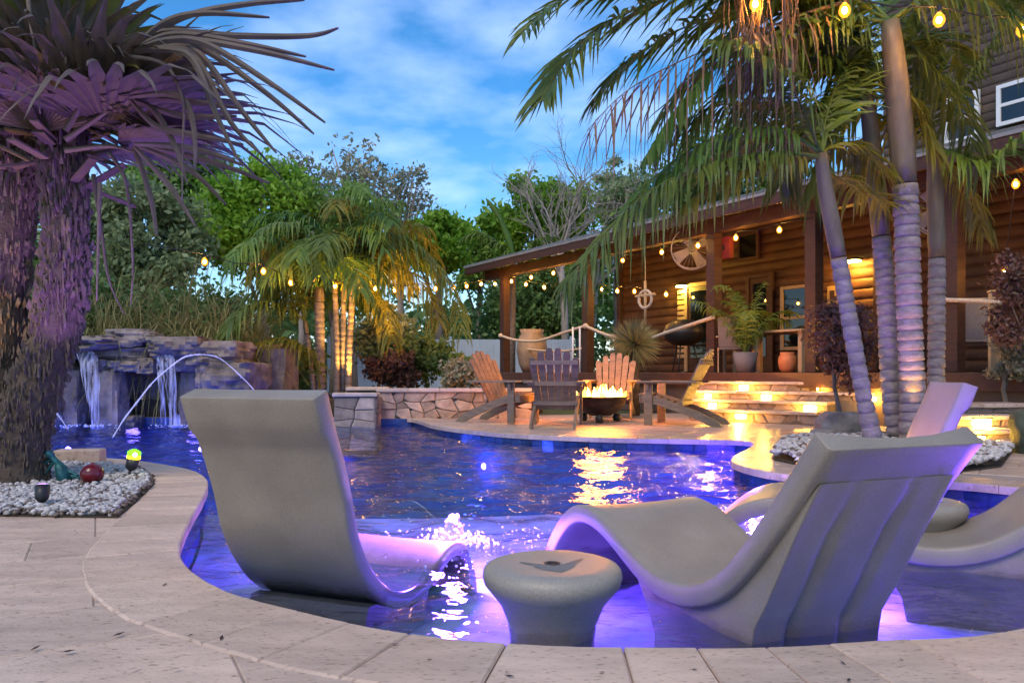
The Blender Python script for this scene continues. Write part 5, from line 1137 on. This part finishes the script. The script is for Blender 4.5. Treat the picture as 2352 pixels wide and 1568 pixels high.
# ornamental grasses
def grass_clump(label, pos, h, r, n, seed, m='reed'):
    rr = random.Random(seed); t = thing('grass_clump', pos, label, 'ornamental grass', 'tall arching grasses above the waterfall'); mb = MB(); pos = Vector(pos)
    for k in range(n):
        a = rr.uniform(0, 2 * PI); el = rr.uniform(.75, 1.5); P = arc_pts(pos + V(rr.uniform(-.12, .12), rr.uniform(-.12, .12), 0), a, el, h * rr.uniform(.7, 1.25), rr.uniform(.5, 1.35), 6); vs = []
        for i, p in enumerate(P): hw = .013 * (1 - (i / 6) ** 2) + .001; s = Vector((math.cos(a), -math.sin(a), 0)); vs += [p - s * hw, p + s * hw]
        mb.add(vs, [(2 * i, 2 * i + 1, 2 * i + 3, 2 * i + 2) for i in range(6)])
    mb.build('blades', M[m], t)
    mb = MB(); mb.lathe([(0, .12), (.12, .08), (.16, 0)], 10, pos); mb.build('crown_base', M['soil'], t)
for i, (dx, Y, h, lb) in enumerate([(240, 14.6, 2.5, 'tall arching grass behind the fan palm trunk'), (330, 15.0, 2.6, 'tall arching grass above the left waterfall boulder'), (420, 14.8, 2.6, 'tall arching grass above the jet of water'), (500, 14.9, 2.5, 'tall arching grass over the right end of the waterfall'), (570, 15.4, 2.4, 'tall arching grass next to the low yellow palm frond'), (290, 16.2, 3.0, 'taller grass behind the waterfall grasses'), (450, 16.4, 3.0, 'tallest grass in front of the dull green trees')]):
    c = A(dx, 800, Y); grass_clump(lb, (c.x, c.y, .28), h, .5, 420, 300 + i)
# spiky round plant in front of the porch
c = A(1457, 790, 14.0); t = thing('spiky_plant', (c.x, c.y, 0), 'round spiky blue green plant behind the adirondack chairs', 'spiky plant'); mb = MB(); rr = random.Random(6)
for k in range(900):
    d = Vector((rr.gauss(0, 1), rr.gauss(0, 1), rr.gauss(.35, 1))).normalized(); l = .54 * rr.uniform(.75, 1.1); s = d.cross(Vector((rr.gauss(0, 1), rr.gauss(0, 1), rr.gauss(0, 1)))).normalized(); e = c + d * l - V(0, 0, .05 * l)
    mb.add([c + d * .04 - s * .008, c + d * .04 + s * .008, c + d * l * .6 + s * .006, e, c + d * l * .6 - s * .006], [(0, 1, 2, 3, 4)])
mb.build('spikes', M['spike'], t); mb = MB(); mb.tube([(c.x, c.y, 0), (c.x + .02, c.y, c.z * .5), c], [.10, .08, .07], 10); mb.build('stem', M['fibre'], t)
# ------------------------------------------------------------------ feather palm clump
YB = 14.5; c = A(765, 900, YB); base = V(c.x, YB, .26); t = thing('feather_palm_clump', base, 'clump of feather palms with warm lit stems behind the raised spa', 'palm clump')
rr = random.Random(21); tops = []
for x0, x1, yt, r in ((722, 700, 735, .045), (738, 733, 660, .09), (773, 768, 640, .05), (786, 790, 650, .05), (800, 812, 640, .055)):
    a, b = A(x0, 900, YB + rr.uniform(-.15, .15)), A(x1, yt, YB); a.z = .26; tops.append(b); ring_trunk([a, a.lerp(b, .5) + V(rr.uniform(-.04, .04), 0, 0), b], r, b.z - .35, t, .12)
for i, b in enumerate(tops):
    for k in range(9 if i else 4):
        az = rr.uniform(0, 2 * PI); frond_geo(arc_pts(b, az, rr.uniform(.55, 1.35), rr.uniform(1.7, 2.5), rr.uniform(.55, .95)), .62, 44, .7, .021, seed=400 + i * 20 + k).build('frond', M[rr.choice(['frond', 'frondg', 'frondg', 'frondy'])], t)
for j, (pts, y0, y1, leaf, m) in enumerate([([(735, 890), (722, 830), (690, 788), (630, 776), (545, 806)], 14.3, 13.6, .5, 'frondy'), ([(800, 640), (860, 540), (960, 560), (1040, 660), (1060, 760)], 14.5, 13.8, .62, 'frond'), ([(790, 640), (880, 600), (970, 650), (1010, 740)], 14.5, 13.7, .6, 'frondy'), ([(735, 660), (650, 560), (560, 560), (520, 620)], 14.5, 13.9, .6, 'frondg'), ([(735, 660), (640, 640), (560, 690), (530, 760)], 14.5, 13.8, .6, 'frond'), ([(770, 640), (790, 540), (850, 470), (930, 460)], 14.5, 14.0, .6, 'frondg'), ([(770, 640), (740, 540), (690, 490), (620, 500)], 14.5, 14.0, .6, 'frondg'), ([(770, 650), (820, 650), (880, 700), (900, 780)], 14.5, 13.6, .5, 'frondy')]):
    n = len(pts); frond_geo([A(x, y, y0 + (y1 - y0) * q / (n - 1)) for q, (x, y) in enumerate(pts)], leaf, 54, .8, .019, seed=500 + j).build('frond', M[m], t)
c = A(765, 900, YB); p = A(812, 905, 14.2); ground_spot((p.x, 14.2, .36), (c.x + .2, YB, 2.6), 150, (1, .50, .08), 'warm uplight at the stems of the feather palm clump', LW, 1.2)
p = A(846, 905, 13.9); ground_spot((p.x, 13.9, .36), (c.x + .9, YB - .3, 3.0), 420, (1, .44, .05), 'added warm fill light behind the seat wall aimed into the feather palm fronds', LW, 1.1)  # added lamp, gives the fronds the golden glow of the bulbs
p = A(640, 905, 13.9); ground_spot((p.x, 13.9, .36), (c.x - .9, YB - .1, 2.8), 160, (1, .62, .08), 'warm uplight between the waterfall and the feather palms', LW, 1.1)
# young palm spear above the porch eave
c = A(1175, 640, 22); t = thing('young_palm', (c.x, 22, 0), 'young palm with one upright unopened leaf left of the porch roof', 'palm tree'); mb = MB(); mb.tube([V(c.x, 22, 0), A(1180, 600, 22)], [.10, .07], 8); mb.build('trunk', M['trunk'], t)
mb = MB(); mb.tube(crom([A(x, y, 22) for x, y in ((1182, 600), (1168, 550), (1145, 495), (1116, 455))], 4, False), [.06, .08, .09, .10, .10, .10, .09, .08, .08, .07, .07, .05, .012], 6); mb.build('spear_leaf', M['frondg'], t)
for k, pts in enumerate([[(1182, 600), (1150, 560), (1105, 535), (1062, 545)], [(1182, 600), (1230, 550), (1280, 545)], [(1182, 600), (1140, 600), (1100, 640)]]): frond_geo([A(x, y, 22) for x, y in pts], .5, 30, .6, .03, seed=k).build('frond', M['frond'], t)
# ------------------------------------------------------------------ fan palm on the left
def fan_leaf(base, d, petiole, Lb, m, parent, seed, nseg=22, spread=1.35, droop=.35, sep=.5):
    rr = random.Random(seed); d = d.normalized(); s = d.cross(Vector((0, 0, 1))).normalized(); nn = s.cross(d).normalized(); hub = base + d * petiole - Vector((0, 0, .06)); mb = MB()
    mb.tube([base, base + d * petiole * .5 + V(0, 0, .02), hub], [.028, .02, .016], 6, False)
    for i in range(nseg):
        th = (i / (nseg - 1) * 2 - 1) * spread; dth = spread / (nseg - 1); l = Lb * (1 - .28 * (abs(th) / spread) ** 2) * rr.uniform(.88, 1.06); dr = droop * rr.uniform(.7, 1.6); kink = rr.random() < .25
        vs = []; cd = d * math.cos(th) + s * math.sin(th); cp = -d * math.sin(th) + s * math.cos(th)
        for f, hw in ((.03, 1), (.25, 1), (sep, 1), (.72, .55), (.9, .22), (1, .03)):
            r = l * f; w_ = r * math.tan(dth) * hw if f <= sep else l * sep * math.tan(dth) * hw
            q = max(0, f - .45); z = -dr * l * q * q * 2.6 - (.35 * l * max(0, f - .7) if kink else 0); c = hub + cd * r * (1 - .25 * dr * q) + Vector((0, 0, z)) + nn * (.05 * l * f * (1 - f))
            vs += [c - cp * w_, c + nn * (.012 if f < .8 else .003), c + cp * w_]
        mb.add(vs, [(3 * k + e, 3 * k + e + 1, 3 * k + e + 4, 3 * k + e + 3) for k in range(5) for e in (0, 1)])
    return mb.build('fan_leaf', M[m], parent)
YF = 5.3; b0 = A(40, 1112, YF); b0.z = 0; fp = thing('fan_palm', b0, 'big two stemmed fan palm with violet lit leaves on the white pebbles', 'palm tree')
def boot_trunk(path, r0, r1, seed):
    P = crom([A(x, y, Y) for x, y, Y in path], 6, False); P[0].z = -.02; n = len(P); rr = random.Random(seed); mb = MB(); mb.tube(P, [r0 + (r1 - r0) * i / (n - 1) + rr.uniform(-.012, .012) for i in range(n)], 16); mb.build('trunk', M['fibre'], fp)
    mb = MB(); tot = n - 1
    for k in range(2400):
        f = rr.random(); i = min(int(f * tot), n - 2); p = P[i].lerp(P[i + 1], f * tot - i); r = r0 + (r1 - r0) * f; a = rr.uniform(0, 2 * PI); d = Vector((math.cos(a), math.sin(a), 0)); s = Vector((-d.y, d.x, 0)); q = p + d * r * .93
        big_ = .5 + f * .7; e_ = 1.35 if rr.random() < .12 else 1; h = rr.uniform(.04, .15) * big_ * e_; wd = rr.uniform(.004, .010) * big_ * e_ * e_; o = rr.uniform(.003, .022) * (1 + f) * e_
        up_ = -1 if rr.random() < .3 else 1
        mb.add([q - s * wd, q + s * wd, q + s * wd * .7 + d * o + V(0, 0, up_ * h), q - s * wd * .7 + d * o + V(0, 0, up_ * h), q + d * o * 1.4 + V(0, 0, up_ * h * .5)], [(0, 1, 4), (1, 2, 4), (2, 3, 4), (3, 0, 4)])
    o = mb.build('leaf_base_fibre', M['boot'], fp); o['kind'] = 'stuff'
    return P[-1]
boot_trunk([(45, 1112, 5.3), (55, 1000, 5.3), (88, 880, 5.3), (135, 730, 5.3), (152, 560, 5.3), (145, 330, 5.3)], .17, .115, 1)
boot_trunk([(10, 1110, 5.45), (0, 900, 5.45), (10, 640, 5.45), (30, 420, 5.45), (40, 300, 5.45)], .17, .13, 2)
c1, c2 = A(140, 320, 5.3), A(40, 290, 5.45); rr = random.Random(77)
for k in range(34):                                       # broken leaf stalks below the crown
    cc_ = c1 if k % 2 else c2; a = rr.uniform(-.6, 3.7); d = Vector((math.cos(a), -math.sin(a), rr.uniform(-.5, .7))).normalized(); p = cc_ + Vector((math.cos(a), -math.sin(a), 0)) * .16 + V(0, 0, rr.uniform(-.35, .1)); l = rr.uniform(.14, .34)
    mb = MB(); mb.bar(p, p + d * l, rr.uniform(.05, .085), .018, (0, 0, 1), .004); mb.build('leaf_stalk', M['boot'], fp)
spec = [ # azimuth (0 = right, 90 = away, -90 = to the camera), elevation, petiole, blade, material
    (0, 32, .35, 1.55, 'fan'), (-18, 12, .3, 1.5, 'fan'), (15, 48, .35, 1.35, 'fang'), (-35, 40, .3, 1.25, 'fan'), 
    (-60, 25, .25, 1.0, 'fan'), (-80, 45, .25, .95, 'fan'), (-100, 20, .2, .9, 'fan'), (-50, 62, .3, 1.1, 'fang'), (-20, 70, .35, 1.2, 'fan'), (40, 60, .3, 1.2, 'fang'), (80, 50, .3, 1.2, 'fan'),
    (-75, 8, .2, .85, 'fan'), (-40, 15, .2, .8, 'fan'), (-70, 60, .25, .9, 'fan'), (20, 5, .25, .9, 'fan'), (60, 10, .3, 1.1, 'fan'), (-120, 50, .25, 1.0, 'fan'), (150, 40, .3, 1.2, 'fan'), (-150, 30, .25, 1.0, 'fan'), (-30, 30, .3, 1.3, 'fan')]
for k, (az, el, pe, Lb, m) in enumerate(spec):
    cc_ = c1 if k % 3 else c2; az, el = R_(az + rr.uniform(-5, 5)), R_(el); d = Vector((math.cos(az) * math.cos(el), math.sin(az) * math.cos(el), math.sin(el))); fan_leaf(cc_ + V(0, 0, rr.uniform(-.15, .15)) + Vector((d.x, d.y, 0)) * .1, d, pe, Lb, m, fp, 600 + k, droop=rr.uniform(.05, .28), sep=rr.uniform(.48, .66))
for k, pts in enumerate([[(250, 350), (290, 420), (305, 600), (300, 700)], [(215, 400), (232, 520), (250, 640), (285, 720)], [(230, 420), (226, 560), (222, 690)], [(300, 130), (380, 150), (420, 230), (420, 330), (418, 470)], [(62, -30), (72, 60), (85, 150), (92, 260)]]):   # long hanging dead strips
    P = crom([A(x, y, 5.0 - .1 * k) for x, y in pts], 5, False); mb = MB(); mb.tube(P, [.012 * (1 - i / len(P)) + .003 for i in range(len(P))], 5); mb.build('hanging_strip', M['boot'], fp)
ground_spot((-2.62, 4.35, .10), (-3.05, 5.2, 2.4), 90, (.50, .24, 1), 'violet uplight in the pebbles below the fan palm', LV, 1.0)
ground_spot((-3.75, 4.72, .10), (-3.4, 5.2, 2.2), 40, (1, .55, .22), 'warm uplight in the pebbles below the fan palm', LW, 1.0)
def strip_leaf(stalk, strips, Y, m):
    mb = MB(); S = crom([A(x, y, Y) for x, y in stalk], 4, False); mb.tube(S, [.02 - .012 * i / (len(S) - 1) for i in range(len(S))], 6, False)
    for q, st in enumerate(strips):
        P = crom([A(x, y, Y - .06 * (q % 4) - .05 * j) for j, (x, y) in enumerate(st)], 6, False); n = len(P); vs = []
        for i, p in enumerate(P):
            t_ = (P[min(i + 1, n - 1)] - P[max(i - 1, 0)]).normalized(); c = t_.cross(Vector((0, 1, .25))).normalized(); hw = .018 * math.sin(PI * (.12 + .85 * i / (n - 1))) ** .7 + .002
            vs += [p - c * hw, p + Vector((0, -.010, 0)), p + c * hw]
        mb.add(vs, [(3 * k + e, 3 * k + e + 1, 3 * k + e + 4, 3 * k + e + 3) for k in range(n - 1) for e in (0, 1)])
    mb.build('fan_leaf', M[m], fp)
strip_leaf([(150, 300), (230, 180), (310, 110)], [[(310, 112), (376, 72), (540, 82), (708, 82), (778, 64)], [(310, 112), (400, 78), (560, 100), (704, 130)], [(312, 112), (420, 90), (600, 118), (769, 161)], [(310, 115), (380, 92), (472, 100), (620, 190), (748, 282)], [(310, 115), (390, 100), (480, 120), (620, 220), (722, 308)], [(310, 116), (400, 105), (465, 130), (560, 260), (636, 352)], [(308, 118), (400, 110), (455, 140), (530, 280), (598, 352)], [(308, 118), (390, 115), (445, 140), (500, 270), (548, 368)], [(308, 110), (420, 40), (560, 10), (700, 0)], [(308, 108), (380, 50), (470, 30), (620, 40)]], 4.9, 'fan')
strip_leaf([(150, 320), (240, 260), (300, 225)], [[(300, 225), (380, 228), (460, 236), (560, 249)], [(300, 228), (400, 262), (470, 268), (545, 266)], [(300, 230), (360, 290), (440, 308), (560, 332)], [(298, 222), (380, 215), (425, 232), (446, 300), (448, 385)], [(298, 220), (360, 170), (440, 160), (520, 190)], [(298, 228), (350, 250), (400, 330), (430, 420)]], 5.0, 'fan')
strip_leaf([(150, 345), (250, 335), (310, 350)], [[(310, 330), (400, 350), (500, 375), (620, 420)], [(310, 332), (380, 360), (450, 400), (520, 470)], [(308, 335), (350, 380), (400, 440), (450, 520)], [(308, 330), (400, 335), (480, 350), (560, 380)], [(306, 336), (330, 400), (350, 470), (360, 540)]], 5.1, 'fan')
# ------------------------------------------------------------------ fence
t = thing('vinyl_fence', (-3, 26, 0), 'pale blue white panel fence behind the planting bed', 'fence'); me = None
for k in range(34):
    if me is None: mb = MB(); mb.box((0, 0, .95), (.235, .03, 1.82), None, .004); o = mb.build('fence_board', M['fence'], t, world=False); me = o.data
    else: o = link('fence_board', me, t)
    o.location = (-3 + k * .24, 0, 0)
for k in range(5): mb = MB(); mb.box((-3.1 + k * 2.02, .03, .98), (.11, .11, 1.96), None, .01); mb.build('fence_post', M['fence'], t, world=False)
for z in (.12, 1.78): mb = MB(); mb.box((.98, .035, z), (8.2, .03, .10), None, .005); mb.build('fence_rail', M['fence'], t, world=False)
# ================================================================== string lights
mb = MB(); mb.lathe([(0, -.030), (.012, -.026), (.020, -.010), (.020, .006), (.012, .020), (.0, .024)], 10); BC = mb.build('bulb', M['bulbcore']); bc = BC.data; bpy.data.objects.remove(BC)
mb = MB(); mb.lathe([(0, -.062), (.025, -.055), (.044, -.028), (.047, 0), (.038, .030), (.020, .052), (.016, .058)], 12); BG = mb.build('bulb', M['bulbglasshalo']); bg_ = BG.data; bpy.data.objects.remove(BG)
def string(label, pts, ext0=None, ext1=None):
    W = [A(x, y, Y) for x, y, Y in pts]; t = thing('string_lights', W[0], label, 'string lights', 'strings of amber bulbs'); top = [q + V(0, 0, .11) for q in W]; line = []
    if ext0: line.append(A(*ext0))
    for a, b in zip(top, top[1:]): line += [a, (a + b) / 2 - V(0, 0, min(.06, (b - a).length * .05))]
    line.append(top[-1])
    if ext1: line.append(A(*ext1))
    mb = MB(); mb.tube(line, .007, 5, False)
    for q in W: mb.tube([q + V(0, 0, .056), q + V(0, 0, .112)], .017, 8)
    mb.build('wire', M['wire'], t)
    for q in W:
        g = link('bulb', bg_, t); g.location = q - ORG[t]; c = link('filament', bc, g)
    return t
def dl(xs, Y0, Y1): n = len(xs); x0, x1 = xs[0][0], xs[-1][0]; return [(x, y, Y0 + (Y1 - Y0) * (x - x0) / (x1 - x0)) for x, y in xs]
string('string of amber bulbs running from the garden trees through the feather palms', dl([(470, 600), (605, 622), (668, 648), (720, 638), (770, 656), (820, 660), (862, 662), (905, 666), (960, 664), (1000, 662)], 11.5, 16.0), (330, 560, 11))
string('string of amber bulbs between the feather palms and the far porch post', dl([(1042, 660), (1072, 656), (1105, 651), (1137, 651)], 17.5, 20.5), (1000, 662, 16), (1160, 640, 21))
def beamY(dx): a, b = H(dx, 600, -.12); return HP(a, -.12, 0).y
string('string of amber bulbs hung along the porch beam', [(x, y, beamY(x)) for x, y in ((1175, 645), (1220, 636), (1271, 626), (1325, 617), (1430, 597), (1520, 578), (1603, 563), (1690, 545), (1790, 527))], None, (1868, 500, beamY(1868)))
string('string of amber bulbs across the inside of the porch', dl([(1208, 652), (1250, 659), (1297, 659), (1383, 663), (1418, 667), (1457, 668), (1530, 675)], 20, 16.4))
string('string of large amber bulbs among the island palm fronds', [(1735, 8, 6.3), (1940, 23, 6.4), (2157, 45, 6.5), (2348, 68, 6.6)], (1500, -60, 6.3), (2480, 60, 6.6))
string('pair of amber bulbs hanging at the right end of the porch', [(2333, 422, beamY(2333)), (2308, 625, beamY(2308) + .3)])
